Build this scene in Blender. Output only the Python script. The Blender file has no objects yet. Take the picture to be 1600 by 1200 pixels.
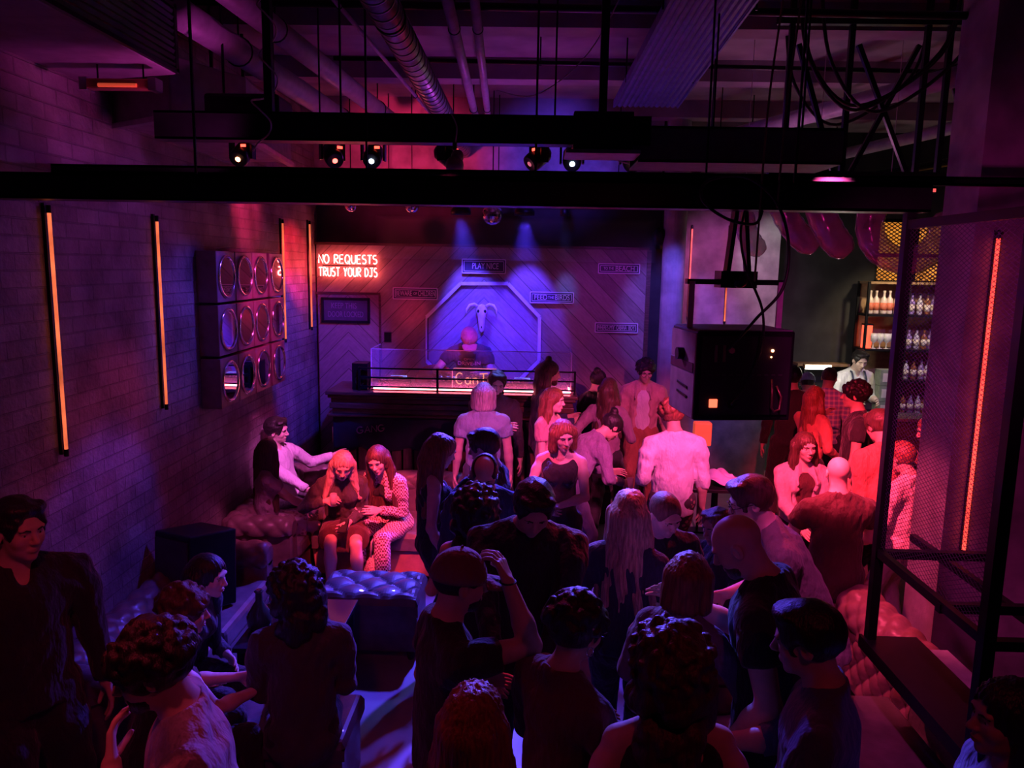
import bpy, bmesh, math, random
import numpy as np
from mathutils import Vector, Matrix, Euler
PI = math.pi
R = math.radians
random.seed(7)
SC = bpy.context.scene
COL = SC.collection
# ------------------------------------------------------------------ camera, world, exposure
cam = bpy.data.cameras.new('camera'); cam.sensor_width = 36; cam.sensor_fit = 'HORIZONTAL'
cam.lens = 27.0; cam.clip_start = 0.05; cam.clip_end = 100
co = bpy.data.objects.new('camera', cam); COL.objects.link(co)
co.matrix_world = Matrix.Translation((0, 0, 2.8)) @ Matrix.Rotation(R(1.43), 4, 'Z') @ Matrix.Rotation(R(90-8.8), 4, 'X') @ Matrix.Rotation(R(1.0), 4, 'Z')
SC.camera = co
w = bpy.data.worlds.new('club_night'); SC.world = w; w.use_nodes = True
w.node_tree.nodes['Background'].inputs[0].default_value = (.25, .06, .5, 1)
w.node_tree.nodes['Background'].inputs[1].default_value = .006
SC.view_settings.view_transform = 'Standard'; SC.view_settings.look = 'None'
SC.view_settings.exposure = 0.0; SC.view_settings.gamma = 1; SC.view_settings.use_curve_mapping = False
SC.cycles.max_bounces = 5; SC.cycles.diffuse_bounces = 2; SC.cycles.glossy_bounces = 3
SC.cycles.transmission_bounces = 4; SC.cycles.transparent_max_bounces = 12
SC.cycles.caustics_reflective = False; SC.cycles.caustics_refractive = False
SC.cycles.sample_clamp_indirect = 3.0; SC.cycles.use_light_tree = True
RED = (1, .015, .06); PINK = (1, .03, .28); MAG = (.75, .03, .55); PUR = (.40, .05, .85); BLUE = (.05, .03, 1); WARM = (1, .55, .22)
def spot(loc, to, color, power, size=50, blend=.5, rad=.06):
    l = bpy.data.lights.new('stage_light', 'SPOT'); l.color = color; l.energy = power
    l.spot_size = R(size); l.spot_blend = blend; l.shadow_soft_size = rad
    o = bpy.data.objects.new('stage_light', l); COL.objects.link(o); o.location = loc
    o.rotation_euler = (Vector(to)-Vector(loc)).to_track_quat('-Z', 'Y').to_euler(); return o
def pointl(loc, color, power, rad=.1):
    l = bpy.data.lights.new('lamp_light', 'POINT'); l.color = color; l.energy = power; l.shadow_soft_size = rad
    o = bpy.data.objects.new('lamp_light', l); COL.objects.link(o); o.location = loc; return o
# blue stage washes on the timber backdrop and octagon
spot((-.81, 8.62, 3.30), (-.72, 9.2, 2.2), (.07, .04, 1), 260, 40, .4)
spot((-.11, 8.62, 3.30), (-.04, 9.2, 2.2), (.07, .03, 1), 260, 40, .4)
spot((.33, 8.62, 3.33), (.40, 9.2, 2.5), (.08, .16, 1), 60, 15, .4)
spot((-.30, 6.9, 3.45), (-.55, 9.2, 1.80), (.045, .012, 1), 900, 31, .45)
# maroon and purple wash over the backdrop
spot((.8, 5.6, 3.45), (1.1, 9.2, 2.1), (.40, .03, .80), 150, 36, .8)
spot((-1.2, 5.6, 3.45), (-2.1, 9.2, 2.1), (.80, .02, .22), 120, 34, .8)
spot((-.7, 6.2, 3.4), (-.80, 8.75, 1.75), (1, .06, .12), 260, 12, .5)  # red spot added from the front to light the DJ, not the backdrop
spot((-.3, 5.3, 3.4), (-1.45, 9.2, 2.22), (1, .03, .05), 170, 5, .3)
# blue from the stage over the crowd, ottoman and floor
spot((-.2, 7.6, 3.4), (-.8, 4.6, .2), (.09, .05, 1), 1700, 42, .25)
spot((.35, 7.4, 3.4), (-.1, 3.4, .9), (.10, .06, 1), 700, 46, .4)
spot((.6, 7.2, 3.4), (.35, 3.6, 1.5), (.12, .10, 1), 850, 26, .3)
spot((-.5, 6.3, 3.4), (.42, 3.75, 1.5), (.14, .14, 1), 620, 17, .4)
spot((-.4, 5.2, 3.4), (.76, 3.85, 2.3), (.55, .12, .75), 90, 13, .4)
spot((-.3, 8.1, 3.3), (-.4, 6.8, 1.5), (.12, .16, 1), 260, 34, .4)
spot((-1.0, 6.9, 3.4), (-2.6, 8.7, 1.5), (.06, .04, 1), 330, 46, .6)
spot((-1.1, 6.4, 3.45), (-2.6, 5.7, 2.35), (.12, .05, .95), 90, 36, .9)
spot((-1.0, 5.4, 3.45), (-2.5, 4.3, .6), (.09, .05, 1), 150, 34, .5)
# left brick wall: purple wash, dim red pools
spot((-.6, 6.0, 3.45), (-2.6, 4.6, 2.7), (.36, .03, .64), 34, 62, .9)
spot((-.9, 6.2, 3.2), (-2.6, 4.5, 1.7), (1, .04, .10), 50, 26, .9)
spot((-1.1, 4.7, 3.4), (-2.2, 5.95, .6), (.80, .08, .40), 330, 17, .5)
spot((-1.4, 6.2, 3.3), (-2.6, 7.1, 2.2), (.85, .03, .34), 90, 50, .8)
spot((-1.5, 7.2, 3.4), (-2.6, 8.4, 2.80), (1, .015, .05), 430, 30, .7)  # red spot added to stand in for the neon sign's glow on the brick
spot((-1.4, 6.4, 3.4), (-2.6, 7.0, 3.25), (1, .03, .16), 110, 34, .8)
# red key on the two seated women, pink on the couple
spot((-.95, 4.25, 3.35), (-1.30, 6.35, .85), (1, .045, .09), 1500, 20, .3)
spot((.5, 5.4, 3.4), (-1.05, 6.5, .9), (1, .07, .42), 420, 20, .4)
spot((-1.15, 5.1, 3.45), (-2.25, 7.2, .95), (.95, .13, .75), 700, 17, .4)
# pink and red on the crowd at the centre and right
spot((1.6, 3.9, 3.35), (1.15, 6.9, 1.35), (1, .08, .36), 900, 34, .5)
spot((-.5, 3.9, 3.35), (-.1, 6.2, 1.35), (1, .06, .26), 420, 30, .5)
spot((1.1, 4.5, 3.35), (.1, 6.2, 1.5), (.8, .08, .45), 330, 34, .5)
spot((1.2, 5.2, 3.35), (.75, 3.9, 1.6), (1, .03, .08), 200, 36, .5)
spot((1.05, 4.3, 3.35), (2.55, 6.2, 1.0), (1, .045, .13), 1500, 36, .4)
spot((1.4, 4.2, 3.35), (3.0, 7.4, 1.2), (1, .03, .07), 800, 24, .5)
spot((1.5, 5.8, 3.35), (2.25, 4.4, .4), (1, .06, .16), 420, 36, .5)
spot((.7, 6.4, 3.4), (.28, 7.3, 1.45), (1, .30, .05), 160, 9, .4)
spot((-.2, 4.6, 3.3), (-.4, 3.2, 1.4), (.75, .03, .22), 40, 70, .6)
# faint red spill over the people nearest the gallery
spot((.9, .6, 3.6), (.1, 2.4, 1.4), (.9, .04, .10), 13, 90, .8)
spot((-1.0, 1.2, 3.5), (-1.6, 3.0, 1.5), (.9, .05, .14), 40, 60, .8)
spot((-2.2, 2.4, 3.3), (-1.2, 2.1, 1.6), (1, .04, .08), 28, 50, .7)
# gallery pilaster and ledge
spot((1.0, 2.5, 2.85), (2.9, 4.6, 2.1), (.70, .03, .36), 60, 80, .8)
spot((1.0, 2.9, 3.2), (2.2, 3.9, .6), (.85, .05, .42), 120, 46, .6)
# far right: column, plastered wall, bar
spot((1.2, 7.6, 3.35), (1.6, 8.95, 2.4), (.13, .10, 1), 130, 44, .6)
spot((2.1, 7.4, 3.35), (2.4, 9.7, 2.6), (.72, .12, .60), 130, 50, .8)
spot((3.9, 8.2, 3.35), (3.9, 9.4, 1.5), (1, .92, .74), 170, 30, .7)
spot((4.7, 9.0, 3.3), (4.75, 10.3, 2.1), (1, .75, .45), 110, 60, .8)
spot((5.4, 8.2, 3.3), (5.2, 10.0, 1.6), (.35, .15, .8), 90, 60, .8)
pointl((3.62, 9.45, 1.75), (1, .93, .8), 9, .08)
spot((2.6, 9.0, 3.3), (3.7, 10.6, 2.3), (.75, .80, .72), 14, 90, .8)
# light thrown up on the ceiling, ducts and upper back wall
spot((-.3, 7.2, 3.35), (-.4, 6.8, 4.6), (.55, .06, .75), 15, 150, .9)
spot((1.9, 7.0, 3.35), (2.4, 6.2, 4.6), (.60, .20, .45), 15, 150, .9)
spot((-1.6, 4.0, 3.3), (-2.35, 4.5, 4.0), (.55, .04, .38), 22, 100, .9)
spot((.3, 6.8, 3.4), (-2.6, 6.9, 2.25), (.95, .05, .32), 120, 24, .5)
spot((-1.4, 7.4, 3.6), (-1.4, 9.3, 4.0), (1, .03, .16), 130, 70, .9)  # added to redden the pale catch panel high on the back wall
spot((.2, 7.4, 3.6), (.2, 9.3, 4.0), (.12, .05, 1), 110, 60, .9)  # added to tint the same catch panel blue
# ------------------------------------------------------------------ materials
def nodes(name):
    m = bpy.data.materials.new(name); m.use_nodes = True
    return m, m.node_tree.nodes, m.node_tree.links, m.node_tree.nodes['Principled BSDF']
MC = {}
def mat(name, col, rough=.6, metal=0, noise=.25, nscale=12, bump=.0, bscale=60, stretch=(1, 1, 1), emit=0, alpha=1, trans=0, spec=.5, coat=0, sheen=0, bdist=.01):
    if name in MC: return MC[name]
    m, N, L, b = nodes(name)
    b.inputs['Roughness'].default_value = rough; b.inputs['Metallic'].default_value = metal
    b.inputs['Specular IOR Level'].default_value = spec
    b.inputs['Coat Weight'].default_value = coat; b.inputs['Sheen Weight'].default_value = sheen
    if alpha < 1: b.inputs['Alpha'].default_value = alpha
    if trans: b.inputs['Transmission Weight'].default_value = trans
    tc = N.new('ShaderNodeTexCoord'); mp = N.new('ShaderNodeMapping'); mp.inputs['Scale'].default_value = stretch
    L.new(tc.outputs['Object'], mp.inputs['Vector'])
    nz = N.new('ShaderNodeTexNoise'); nz.inputs['Scale'].default_value = nscale; nz.inputs['Detail'].default_value = 4
    L.new(mp.outputs[0], nz.inputs['Vector'])
    rp = N.new('ShaderNodeValToRGB')
    rp.color_ramp.elements[0].position = .3; rp.color_ramp.elements[1].position = .7
    rp.color_ramp.elements[0].color = (*[c*(1-noise) for c in col], 1); rp.color_ramp.elements[1].color = (*[min(1, c*(1+noise*.6)) for c in col], 1)
    L.new(nz.outputs[0], rp.inputs[0]); L.new(rp.outputs[0], b.inputs['Base Color'])
    if bump:
        n2 = N.new('ShaderNodeTexNoise'); n2.inputs['Scale'].default_value = bscale; n2.inputs['Detail'].default_value = 3
        L.new(mp.outputs[0], n2.inputs['Vector'])
        bp = N.new('ShaderNodeBump'); bp.inputs['Strength'].default_value = bump; bp.inputs['Distance'].default_value = bdist
        L.new(n2.outputs[0], bp.inputs['Height']); L.new(bp.outputs[0], b.inputs['Normal'])
    if emit:
        b.inputs['Emission Color'].default_value = (*col, 1)
        if noise > 0: L.new(rp.outputs[0], b.inputs['Emission Color'])
        b.inputs['Emission Strength'].default_value = emit
    MC[name] = m; return m
def vmath(N, L, op, a, b=None):
    n = N.new('ShaderNodeMath'); n.operation = op
    for i, v in enumerate((a, b)):
        if v is None: continue
        if isinstance(v, (int, float)): n.inputs[i].default_value = v
        else: L.new(v, n.inputs[i])
    return n.outputs[0]
def brick_mat():
    m, N, L, b = nodes('painted_brick'); tc = N.new('ShaderNodeTexCoord')
    sp = N.new('ShaderNodeSeparateXYZ'); L.new(tc.outputs['Object'], sp.inputs[0])
    cb = N.new('ShaderNodeCombineXYZ'); L.new(sp.outputs['Y'], cb.inputs[0]); L.new(sp.outputs['Z'], cb.inputs[1])
    br = N.new('ShaderNodeTexBrick'); L.new(cb.outputs[0], br.inputs['Vector'])
    br.inputs['Scale'].default_value = 1; br.inputs['Brick Width'].default_value = .225; br.inputs['Row Height'].default_value = .088
    br.inputs['Mortar Size'].default_value = .006; br.inputs['Mortar Smooth'].default_value = .4
    br.inputs['Color1'].default_value = (.46, .41, .41, 1); br.inputs['Color2'].default_value = (.34, .28, .27, 1); br.inputs['Mortar'].default_value = (.33, .29, .29, 1)
    nz = N.new('ShaderNodeTexNoise'); nz.inputs['Scale'].default_value = 3; nz.inputs['Detail'].default_value = 6; L.new(tc.outputs['Object'], nz.inputs['Vector'])
    rp = N.new('ShaderNodeValToRGB'); rp.color_ramp.elements[0].position = .3; rp.color_ramp.elements[1].position = .7
    rp.color_ramp.elements[0].color = (.35, .33, .36, 1); rp.color_ramp.elements[1].color = (1, 1, 1, 1)
    L.new(nz.outputs[0], rp.inputs[0])
    mx = N.new('ShaderNodeMixRGB'); mx.blend_type = 'MULTIPLY'; mx.inputs[0].default_value = 1
    L.new(br.outputs['Color'], mx.inputs[1]); L.new(rp.outputs[0], mx.inputs[2]); L.new(mx.outputs[0], b.inputs['Base Color'])
    n2 = N.new('ShaderNodeTexNoise'); n2.inputs['Scale'].default_value = 26; n2.inputs['Detail'].default_value = 5; L.new(tc.outputs['Object'], n2.inputs['Vector'])
    h = vmath(N, L, 'ADD', vmath(N, L, 'MULTIPLY', br.outputs['Fac'], -1.6), vmath(N, L, 'MULTIPLY', n2.outputs[0], 1.1))
    bp = N.new('ShaderNodeBump'); bp.inputs['Strength'].default_value = .9; bp.inputs['Distance'].default_value = .012
    L.new(h, bp.inputs['Height']); L.new(bp.outputs[0], b.inputs['Normal'])
    b.inputs['Roughness'].default_value = .55
    return m
def chevron_mat(xc=-.58):
    m, N, L, b = nodes('chevron_timber'); tc = N.new('ShaderNodeTexCoord')
    sp = N.new('ShaderNodeSeparateXYZ'); L.new(tc.outputs['Object'], sp.inputs[0])
    ax = vmath(N, L, 'ABSOLUTE', vmath(N, L, 'SUBTRACT', sp.outputs['X'], xc))
    t = vmath(N, L, 'MULTIPLY', vmath(N, L, 'ADD', ax, sp.outputs['Z']), 1/1.414/.155)
    s = vmath(N, L, 'SUBTRACT', ax, sp.outputs['Z'])
    fr = vmath(N, L, 'FRACT', t); fl = vmath(N, L, 'FLOOR', t)
    gap = vmath(N, L, 'LESS_THAN', vmath(N, L, 'ABSOLUTE', vmath(N, L, 'SUBTRACT', fr, .5)), .47)
    wn = N.new('ShaderNodeTexWhiteNoise'); wn.noise_dimensions = '1D'; L.new(fl, wn.inputs['W'])
    cb = N.new('ShaderNodeCombineXYZ'); L.new(vmath(N, L, 'MULTIPLY', s, 3), cb.inputs[0]); L.new(vmath(N, L, 'MULTIPLY', t, 3), cb.inputs[1])
    nz = N.new('ShaderNodeTexNoise'); nz.inputs['Scale'].default_value = 2.2; nz.inputs['Detail'].default_value = 8; L.new(cb.outputs[0], nz.inputs['Vector'])
    v = vmath(N, L, 'ADD', vmath(N, L, 'MULTIPLY', wn.outputs['Value'], .45), vmath(N, L, 'MULTIPLY', nz.outputs[0], .9))
    rp = N.new('ShaderNodeValToRGB'); rp.color_ramp.elements[0].position = .35; rp.color_ramp.elements[0].color = (.24, .18, .16, 1)
    rp.color_ramp.elements[1].position = .95; rp.color_ramp.elements[1].color = (.42, .33, .29, 1)
    L.new(v, rp.inputs[0])
    mx = N.new('ShaderNodeMixRGB'); mx.inputs[1].default_value = (.15, .115, .10, 1); L.new(gap, mx.inputs[0]); L.new(rp.outputs[0], mx.inputs[2])
    L.new(mx.outputs[0], b.inputs['Base Color']); b.inputs['Roughness'].default_value = .5
    bp = N.new('ShaderNodeBump'); bp.inputs['Strength'].default_value = .35; bp.inputs['Distance'].default_value = .004
    L.new(vmath(N, L, 'ADD', gap, vmath(N, L, 'MULTIPLY', nz.outputs[0], .3)), bp.inputs['Height']); L.new(bp.outputs[0], b.inputs['Normal'])
    return m
BLACK = mat('black_paint', (.018, .016, .018), .55, noise=.3)
BLACKM = mat('black_steel', (.02, .02, .024), .38, .6)
GREYM = mat('galvanised_steel', (.42, .42, .44), .38, .85, bump=.15, bscale=20)
LEATHER = mat('oxblood_leather', (.20, .13, .13), .32, noise=.3, bump=.15, bscale=160, coat=.25)
LEATHERB = mat('dark_leather', (.10, .085, .10), .46, noise=.3, bump=.12, bscale=160, coat=.2)
LEATHERR = mat('tan_leather', (.32, .17, .15), .38, noise=.25, bump=.12, bscale=160, coat=.2)
PLASTER = mat('rough_plaster', (.42, .38, .40), .8, noise=.35, nscale=5, bump=.25, bscale=30)
CONC = mat('polished_floor', (.26, .25, .27), .42, noise=.35, nscale=2.5, bump=.05, bscale=8)
CEILM = mat('ceiling_board', (.40, .33, .37), .85, noise=.3, nscale=3)
BLACKW = mat('black_wall_paint', (.035, .035, .037), .8, noise=.4, nscale=4)
WOODD = mat('dark_timber', (.13, .07, .05), .35, noise=.5, nscale=8, stretch=(1, 6, 6), bump=.2, bscale=20)
WOODM = mat('slatted_timber', (.24, .13, .09), .5, noise=.4, nscale=6, stretch=(6, 6, 1), bump=.15, bscale=20)
MIRROR = mat('mirror_glass', (.85, .85, .9), .03, 1, noise=0)
CHROME = mat('brushed_rim', (.75, .7, .7), .2, 1, noise=.1)
WHITEP = mat('white_paint', (.8, .8, .8), .5, noise=.05)
# ------------------------------------------------------------------ mesh builder
class MB:
    def __init__(s): s.v = []; s.f = []
    def add(s, v, f):
        n = len(s.v); s.v += [tuple(p) for p in v]; s.f += [tuple(i+n for i in q) for q in f]; return s
    def box(s, c, d, rot=None):
        x, y, z = [k/2 for k in d]; c = Vector(c)
        P = [Vector(p) for p in ((-x,-y,-z),(x,-y,-z),(x,y,-z),(-x,y,-z),(-x,-y,z),(x,-y,z),(x,y,z),(-x,y,z))]
        if rot is not None: P = [rot @ p for p in P]
        return s.add([p+c for p in P], [(0,3,2,1),(4,5,6,7),(0,1,5,4),(1,2,6,5),(2,3,7,6),(3,0,4,7)])
    def bx(s, x0, x1, y0, y1, z0, z1): return s.box(((x0+x1)/2,(y0+y1)/2,(z0+z1)/2), (abs(x1-x0),abs(y1-y0),abs(z1-z0)))
    def bar(s, a, b, w, h=None):
        a, b = Vector(a), Vector(b); h = h or w
        return s.box((a+b)/2, (w, h, (b-a).length), (b-a).to_track_quat('Z', 'Y').to_matrix())
    def tube(s, pts, r, n=8, closed=False, cap=True):
        pts = [Vector(p) for p in pts]; m = len(pts); rr = r if hasattr(r, '__len__') else [r]*m
        V = []; up = None
        for i in range(m):
            if closed: t = pts[(i+1) % m]-pts[i-1]
            else: t = pts[min(i+1, m-1)]-pts[max(i-1, 0)]
            t.normalize()
            if up is None:
                up = Vector((0, 0, 1)) if abs(t.z) < .9 else Vector((1, 0, 0))
            u = (up - t*up.dot(t)).normalized(); w_ = t.cross(u); up = u
            V += [pts[i]+(u*math.cos(2*PI*k/n)+w_*math.sin(2*PI*k/n))*rr[i] for k in range(n)]
        F = []
        for i in range(m if closed else m-1):
            j = (i+1) % m
            F += [(i*n+k, i*n+(k+1) % n, j*n+(k+1) % n, j*n+k) for k in range(n)]
        if cap and not closed: F += [tuple(range(n))[::-1], tuple((m-1)*n+k for k in range(n))]
        return s.add(V, F)
    def cyl(s, a, b, r, n=20): return s.tube([a, b], r, n)
    def lathe(s, prof, c=(0, 0, 0), n=24, M=None):
        V = []; F = []; c = Vector(c); m = len(prof)
        for (r, z) in prof:
            for k in range(n):
                p = Vector((max(r, 1e-5)*math.cos(2*PI*k/n), max(r, 1e-5)*math.sin(2*PI*k/n), z))
                V.append((M @ p if M else p)+c)
        for i in range(m-1): F += [(i*n+k, i*n+(k+1) % n, (i+1)*n+(k+1) % n, (i+1)*n+k) for k in range(n)]
        F += [tuple(range(n))[::-1], tuple((m-1)*n+k for k in range(n))]
        return s.add(V, F)
    def ball(s, c, r, n=12, sc=(1, 1, 1)):
        prof = [(r*math.sin(PI*i/n), -r*math.cos(PI*i/n)) for i in range(n+1)]
        return s.lathe(prof, c, n*2, Matrix.Diagonal(sc))
    def surf(s, fn, nu, nv, cu=False, cv=False):
        V = [fn(i/nu, j/nv) for i in range(nu+(not cu)) for j in range(nv+(not cv))]
        NV = nv+(not cv); F = []
        for i in range(nu):
            for j in range(nv):
                a = (i+1) % (nu+(not cu)); b = (j+1) % NV
                F.append((i*NV+j, a*NV+j, a*NV+b, i*NV+b))
        return s.add(V, F)
    def prism(s, poly, M, t):
        n = len(poly); V = [M @ Vector((x, y, 0)) for x, y in poly]+[M @ Vector((x, y, t)) for x, y in poly]
        return s.add(V, [tuple(range(n))[::-1], tuple(range(n, 2*n))]+[(i, (i+1) % n, (i+1) % n+n, i+n) for i in range(n)])
    def build(s, name, m, parent=None, smooth=False, bevel=0, M=None):
        me = bpy.data.meshes.new(name); me.from_pydata(s.v, [], s.f); me.update()
        o = bpy.data.objects.new(name, me); COL.objects.link(o)
        bm = bmesh.new(); bm.from_mesh(me); bmesh.ops.recalc_face_normals(bm, faces=bm.faces)
        bm.to_mesh(me); bm.free()
        for mm in (m if isinstance(m, (list, tuple)) else [m]): me.materials.append(mm)
        if smooth: me.polygons.foreach_set('use_smooth', [True]*len(me.polygons))
        if bevel:
            b = o.modifiers.new('bevel', 'BEVEL'); b.width = bevel; b.segments = 2; b.limit_method = 'ANGLE'
        if parent is not None: o.parent = parent
        return o
def tag(o, label, cat, group=None):
    o['label'] = label; o['category'] = cat
    if group: o['group'] = group
    return o
def st(o): o['kind'] = 'structure'; return o
def thing(name, label, cat, loc=(0, 0, 0), rz=0, group=None):
    o = bpy.data.objects.new(name, None); COL.objects.link(o); o.location = loc; o.rotation_euler = (0, 0, rz)
    o.empty_display_size = .1
    return tag(o, label, cat, group)
def dup(root, loc, rz=None, label=None, group=None):
    r = root.copy(); COL.objects.link(r); r.location = loc
    if rz is not None: r.rotation_euler = (0, 0, rz)
    if label: r['label'] = label
    if group: r['group'] = group
    for ch in list(root.children):
        c = ch.copy(); COL.objects.link(c); c.parent = r
        for g in list(ch.children):
            d = g.copy(); COL.objects.link(d); d.parent = c
    return r
def text_mb(txt, size, width=None, depth=.004):
    """mesh of a line of lettering, centred, standing in the XZ plane facing -Y"""
    c = bpy.data.curves.new('t', 'FONT'); c.body = txt; c.size = size; c.extrude = depth/2; c.align_x = 'CENTER'; c.align_y = 'CENTER'
    o = bpy.data.objects.new('t', c); COL.objects.link(o); bpy.context.view_layer.update()
    me = bpy.data.meshes.new_from_object(o.evaluated_get(bpy.context.evaluated_depsgraph_get()))
    b = MB(); vs = [v.co.copy() for v in me.vertices]
    x0, x1 = min(v.x for v in vs), max(v.x for v in vs); k = (width/(x1-x0)) if width else 1
    b.add([((v.x-(x0+x1)/2)*k, -v.z, v.y) for v in vs], [tuple(p.vertices) for p in me.polygons])
    bpy.data.objects.remove(o); bpy.data.meshes.remove(me); return b
def moved(b, d): b.v = [(x+d[0], y+d[1], z+d[2]) for x, y, z in b.v]; return b
# ------------------------------------------------------------------ the room
st(MB().bx(-2.6, 7, 1.2, 11.5, -.1, 0).build('floor', CONC))
st(MB().bx(-2.8, -2.6, 1.2, 9.3, 0, 4.6).build('wall_left', brick_mat()))
st(MB().bx(-2.8, 1.75, 9.3, 9.5, 0, 4.6).build('wall_back', BLACKW))
st(MB().bx(-2.6, 1.75, 9.24, 9.3, 3.55, 4.6).build('trim_light_catcher', PLASTER))  # pale panel added on the black wall to catch red and blue light
st(MB().bx(1.75, 3.05, 9.75, 9.95, 0, 4.6).build('wall_back_plaster', PLASTER))
st(MB().bx(1.75, 1.85, 9.5, 9.95, 0, 4.6).build('trim_1', PLASTER))
st(MB().bx(3.05, 7, 10.6, 10.8, 0, 2.28).bx(3.05, 4.6, 10.6, 10.8, 2.28, 4.6).bx(4.6, 6.3, 10.6, 10.8, 3.5, 4.6).bx(6.3, 7, 10.6, 10.8, 2.28, 4.6).bx(3.0, 3.1, 9.95, 10.8, 0, 4.6).build('wall_back_bar', BLACKW))
st(MB().bx(7, 7.2, 1.2, 11.5, 0, 4.6).build('wall_right', BLACKW))
st(MB().bx(-2.8, 7.2, 1.0, 11.5, 4.6, 4.75).build('ceiling', CEILM))
for i, (y, d) in enumerate(((5.6, .12), (7.1, .12), (8.75, .12))):
    st(MB().bx(-2.6, 7, y, y+.22, 4.42, 4.6).build('trim_%d' % (i+2), CEILM))
# gallery pilaster on the right
st(MB().bx(2.56, 7, 4.62, 5.0, 0, 4.6).build('wall_gallery', PLASTER))
st(MB().bx(1.99, 2.15, 2.2, 3.72, 0, .9).build('wall_ledge', PLASTER))
# plaster pier beside the bar back
st(MB().lathe([(.13, 0), (.13, 4.6)], (1.60, 8.95, 0), 24).build('trim_column', PLASTER, smooth=False))
# ------------------------------------------------------------------ timber backdrop with octagon, door, signs
bd = thing('timber_backdrop', 'wide chevron timber panel with an octagon trim behind the DJ booth', 'wall panel', (0, 9.28, 0))
MB().bx(-2.58, 1.33, -.10, 0, .0, 3.0).build('panel', chevron_mat(), bd)
MB().bx(-2.6, 1.35, -.13, 0, 3.0, 3.03).build('top_rail', WOODD, bd)
MB().bx(1.33, 1.38, -.12, 0, 0, 3.0).build('side_trim', WOODD, bd)
OCT = [(-.86, 2.573), (-.296, 2.583), (.085, 2.195), (.089, 1.671), (-.27, 1.30), (-.92, 1.30), (-1.265, 1.643), (-1.265, 2.169)]
b = MB()
for i in range(8):
    a, c = OCT[i], OCT[(i+1) % 8]
    b.bar((a[0], -.125, a[1]), (c[0], -.125, c[1]), .016, .04)
b.build('octagon_trim', mat('trim_paint', (.75, .75, .8), .35, noise=.1), bd)
b = MB()
for i in range(8):
    a, c = OCT[i], OCT[(i+1) % 8]
    k = .965
    cx, cz = -.588, 1.93
    b.add([(a[0], -.104, a[1]), (c[0], -.104, c[1]), (cx+(c[0]-cx)*k, -.104, cz+(c[1]-cz)*k), (cx+(a[0]-cx)*k, -.104, cz+(a[1]-cz)*k),
           (a[0], -.1, a[1]), (c[0], -.1, c[1]), (cx+(c[0]-cx)*k, -.1, cz+(c[1]-cz)*k), (cx+(a[0]-cx)*k, -.1, cz+(a[1]-cz)*k)],
          [(0, 1, 2, 3), (7, 6, 5, 4), (0, 4, 5, 1), (3, 2, 6, 7)])
b.build('octagon_recess_shade', WOODD, bd)  # dark ring painted in for the shade inside the octagon's recess
dr = st(MB().bx(-2.56, -1.83, 9.135, 9.165, .30, 2.42).build('door_1', chevron_mat(-2.2), bevel=.004))
MB().bx(-2.58, -1.81, 9.12, 9.14, 2.42, 2.45).bx(-1.83, -1.805, 9.12, 9.14, .3, 2.42).build('door_frame', WOODD, dr)
MB().ball((-1.88, 9.10, 1.45), .022).build('door_handle', CHROME, dr, smooth=True)
SIGNM = mat('sign_enamel', (.06, .05, .08), .4); SIGNW = mat('sign_lettering', (.8, .75, .8), .5, noise=.05)
def sign(label, x0, x1, z0, z1, parts, y=9.15, rim=None):
    cx, cz = (x0+x1)/2, (z0+z1)/2; W, Hh = x1-x0, z1-z0
    t = thing('street_sign', label, 'sign', (cx, y+.03, cz))
    MB().bx(-W/2, W/2, -.03, 0, -Hh/2, Hh/2).build('plate', SIGNM, t, bevel=.003)
    f = MB()
    for s_ in (-1, 1):
        f.bx(-W/2, W/2, -.036, -.028, s_*Hh/2-.006, s_*Hh/2+.006); f.bx(s_*W/2-.006, s_*W/2+.006, -.036, -.028, -Hh/2, Hh/2)
        f.bx(-W/2+.022, W/2-.022, -.034, -.03, s_*(Hh/2-.022)-.003, s_*(Hh/2-.022)+.003)
        f.bx(s_*(W/2-.022)-.003, s_*(W/2-.022)+.003, -.034, -.03, -Hh/2+.022, Hh/2-.022)
    f.build('border', SIGNW, t)
    L = MB()
    for (s_, px, pz, sz, wd) in parts: 
        q = moved(text_mb(s_, sz, wd), (px, -.034, pz)); L.add(q.v, q.f)
    L.build('lettering', SIGNW, t)
    return t
sign('dark sign reading PLAY NICE above the octagon', -.84, -.33, 2.70, 2.86, [('PLAY NICE', .02, 0, .10, .31)])
st_ = sign('sign reading BEWARE OF CHILDREN left of the octagon', -1.66, -1.135, 2.38, 2.51, [('BEWARE', -.135, 0, .085, .19), ('OF', 0, 0, .045, .04), ('CHILDREN', .135, 0, .085, .20)])
sign('sign reading FEED THE BIRDS right of the octagon', -.03, .48, 2.365, 2.49, [('FEED', -.13, 0, .085, .15), ('THE', -.01, 0, .045, .07), ('BIRDS', .125, 0, .085, .17)])
sign('sign reading TO THE BEACH at the upper right of the backdrop', .765, 1.245, 2.725, 2.835, [('TO THE', -.12, 0, .045, .12), ('BEACH', .07, 0, .085, .22)])
sign('sign reading WHERE\'S MY CABANA BOY at the lower right of the backdrop', .75, 1.25, 2.03, 2.14, [("WHERE'S", -.16, 0, .07, .13), ('MY', -.05, 0, .07, .06), ('CABANA', .06, 0, .07, .12), ('BOY', .18, 0, .07, .07)])
t = thing('door_sign', 'framed KEEP THIS DOOR LOCKED sign on the timber door', 'sign', (-2.22, 9.13, 2.235))
MB().bx(-.27, .27, -.03, 0, -.135, .135).build('plate', mat('smoky_plate', (.10, .08, .12), .3), t, bevel=.004)
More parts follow.
